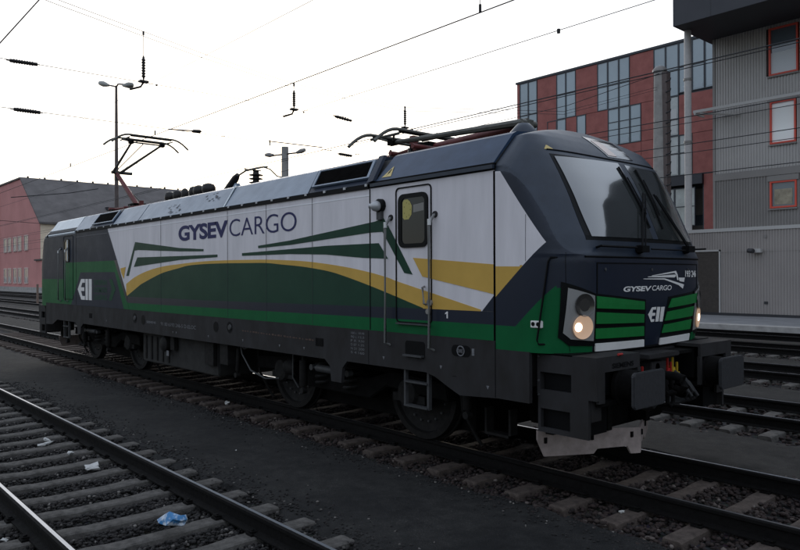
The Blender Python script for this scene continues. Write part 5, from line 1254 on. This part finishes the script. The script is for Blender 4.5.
mb = MB(); mb.tube([(0,0,-.3),(0,0,9.57)],[.26,.20],10); mb.build('pole', M['mastc'], o); mb = MB(); mb.tube([(-.9,-.3,9.15),(1.0,.3,9.15)],.05,6); mb.build('bracket', M['pole'], o)
for dx, s in ((-1.15,-1),(1.15,1)):
    mb = MB(); mb.tube([(dx*.7,dx*.25,9.17),(dx,dx*.3,9.22),(dx*1.25,dx*.35,9.25)],[.08,.14,.10],10); mb.build('floodlight', M['mastc'], o)
o = empty('concrete_mast', (-16, 28.6, 0), label='thick round concrete mast with domed cap and hooks down its right side', cat='mast')
mb = MB(); mb.tube([(0,0,-.3),(0,0,13.0)],[.45,.30],20); mb.build('shaft', M['mastc'], o, smooth=True); mb = MB(); mb.lathe((0,0,13.0),(0,0,1),[(0,.38),(.12,.37),(.28,.22),(.34,.05)],18); mb.build('cap', M['cladD'], o, smooth=True)
mb = MB(); mb.box((.22,-.20,-.2),(.50,.20,12.9)); mb.build('cable_duct', M['pole'], o)
mb = MB()
for k in range(14): z = 5.2+k*.55; mb.tube([(.45,-.2,z),(.72,-.25,z+.04),(.74,-.25,z+.15)],.035,6)
mb.build('hooks', M['soffit'], o)
o = tag(MB().box((-64.42,10.2,-.3),(-64.27,10.35,1.55)).build('marker_post', mat('old_post', (.20,.14,.11), .8)), 'short stained post between tracks in front of the red building', 'post')
o = empty('signal_post', (-70, 16.4, 0), label='thin dark post just left of the locomotive rear end', cat='post'); 
mb = MB(); mb.tube([(0,0,-.3),(0,0,6.0)],.12,8); mb.build('pole', M['pole'], o); mb = MB(); mb.box((-.25,-.25,.9),(.25,.25,2.2)); mb.build('cabinet', mat('pale_box', (.4,.4,.4), .6), o)
# ------------------------------------------------------------------ overhead wires
def wire(label, pts, r=.008, name='overhead_wire', cat='wire'):
    mb = MB(); mb.tube(pts, r, 5, M['wire']); return tag(mb.build(name, M['wire']), label, cat)
def sag(p0, p1, d, n=14): 
    return [tuple(np.array(p0)*(1-t)+np.array(p1)*t-np.array((0,0,d*4*t*(1-t)))) for t in np.linspace(0,1,n)]
wr = wire('contact wire running above the locomotive pantographs', [(-160,0,5.64),(40,0,5.64)], .009)
mb = MB()
for x in (-2.95,-20.5,-13.8): mb.tube([(x,0,5.64),(x,0,5.75)],.02,6)
mb.tube([(-2.95,0,5.64),(-2.95,0,6.2)],.005,5)
q = mb.build('dropper', M['wire'], None); q.parent = wr
def W(y, z, label, r=.009, x0=-160, x1=40): return wire(label, [(x0,y,z),(x1,y,z)], r)
k = W(9.9, 9.18, 'thin high wire crossing the open sky right of centre', .012)
mb = MB(); mb.lathe((-8.9,9.9,9.10),(0,0,1),[(0,.05),(.12,.05)],8); q = mb.build('clamp', M['wire'], None); q.parent = k
W(9.9, 7.32, 'upper of the two close dark wires across the office building roofline', .016); W(9.9, 7.24, 'lower of the two close dark wires across the office building roofline', .012)
wire('slanting wire joining the close pair of wires in front of the office building', [(-40,9.9,6.6),(-8.6,9.9,6.96),(-5.8,9.9,7.26)], .009)
W(9.9, 6.03, 'dark wire crossing the grey wall just above the white blind window', .012); W(15.2, 7.05, 'dark wire behind, near the top edge of the white blind window', .012)
W(15.2, 6.36, 'dark wire crossing the lower part of the white blind window', .014); W(15.2, 6.08, 'dark wire crossing just under the white blind window', .012); W(15.2, 5.37, 'dark contact wire of the farthest track crossing the middle of the grey wall', .014)
W(4.0, 9.69, 'faint high wire in the sky left of centre', .009)
wire('steep wire at the top left corner of the sky', [(-16,-4.6,5.47),(-16,-2.96,7.841),(-16,-2.078,9.115),(-16,-.6,11.25)], .016)
for dz, lb in ((0,'upper'),(-.13,'lower')):
    wire(lb+' of the two head span cables sloping down across the upper left sky', [(-16,-4.6,9.72+dz),(-16,-1.617,9.231+dz),(-16,2.261,8.674+dz),(-16,5.497,8.319+dz),(-16,10.3,8.30+dz),(-16,20,9.6+dz),(-16,28.5,12.2+dz)], .0088)
wire('upper cross span wire carrying the single upper left insulator', sag((-16,-6,7.45),(-16,28.3,7.65),-.02,6), .0088)
wire('lower cross span wire carrying the single lower left insulator', sag((-16,-6,6.26),(-16,28.3,6.4),-.02,6), .0088)
def strain(p0, p1, label, n=8, r=.055, group=None, name='insulator'):
    p0, p1 = Vector(p0), Vector(p1); d = p1-p0; h = d.length; mb = MB(); pr = [(0,.014),(h*.10,.016),(h*.11,.045),(h*.2,.045)]
    for k in range(n): a = h*(.2+.62*k/n); pr += [(a,.040),(a+h*.02,r),(a+h*.045,r),(a+h*.065,.040)]
    pr += [(h*.84,.045),(h*.92,.045),(h*.93,.014),(h,.014)]
    mb.lathe(p0, d, pr, 12); return tag(mb.build(name, M['insul'], smooth=True), label, 'insulator', group)
strain((-16,-2.83,7.455),(-16,-2.06,7.48),'ribbed insulator on the upper cross wire at the far left'); strain((-16,-2.74,6.27),(-16,-2.0,6.275),'ribbed insulator on the lower cross wire at the far left')
def hang(y, zt, zi, zb, label):
    o = empty('hanging_insulator', (-16,y,zb), label=label, cat='insulator'); mb = MB(); mb.tube([(0,0,0),(0,0,zt-zb)],.008,5); mb.lathe((0,0,zt-zb-.06),(0,0,1),[(0,.03),(.1,.03)],8); mb.build('hanger', M['wire'], o)
    mb = MB(); h = zi-zb; pr = [(0,.02),(.1*h,.03)]
    for k in range(7): a = h*(.12+.78*k/7); pr += [(a,.036),(a+h*.02,.056),(a+h*.055,.056),(a+h*.08,.036)]
    pr += [(h*.95,.03),(h,.015)]; mb.lathe((0,0,.04),(0,0,1),pr,12); mb.build('ribbed_body', M['insul'], o, smooth=True)
    mb = MB(); mb.box((-.08,-.12,-.03),(.08,.12,.02)); mb.tube([(0,0,-.02),(0,-.08,-.16),(-.1,-.35,-.26)],.03,6); mb.tube([(0,.35,-.04),(0,.39,-.04)],.03,6); mb.build('clamp', M['insul'], o)
hang(.587, 8.88, 8.20, 7.53, 'upright insulator hanging left of the lamp post top on two thin cables'); hang(5.495, 8.30, 8.08, 7.50, 'upright insulator hanging in the sky above the middle of the train'); hang(10.287, 8.30, 8.22, 7.56, 'upright insulator just above the front pantograph')
strain((-16,7.05,7.52),(-16,7.87,7.455),'ribbed insulator floating left of the upright one above the front pantograph', 5, .06); strain((-16,7.22,6.265),(-16,7.86,6.25),'lower ribbed insulator near the front pantograph horns', 5, .055)
mb = MB(); mb.tube([(-16,4.55,6.36),(-16,6.6,6.40)],.018,5); mb.tube([(-16,4.6,6.22),(-16,4.6,6.40)],.02,5); tag(mb.build('steady_arm', M['pole']), 'thin steady arm beside the slim concrete mast', 'bracket')
mb = MB(); mb.tube([(-16,1.3,6.30),(-16,2.0,6.35)],.02,5); mb.lathe((-16,2.0,6.34),(0,1,.1),[(0,.02),(.05,.05),(.25,.05),(.3,.02)],8,M['insul']); tag(mb.build('steady_arm', M['pole']), 'short steady arm beside the raised rear pantograph head', 'bracket')
for i, (x, y) in enumerate(((-110,22),(-100,23))):
    pass
o = empty('span_wires_red', (-90,18,0)) if False else None
wire('dark wire crossing the gable of the red building', [(-90,14,11.6),(-90,20.5,12.6),(-90,24,13.4)], .05)
wire('long wire crossing the lower gable of the red building', [(-90,8,9.0),(-90,30,8.2)], .03)
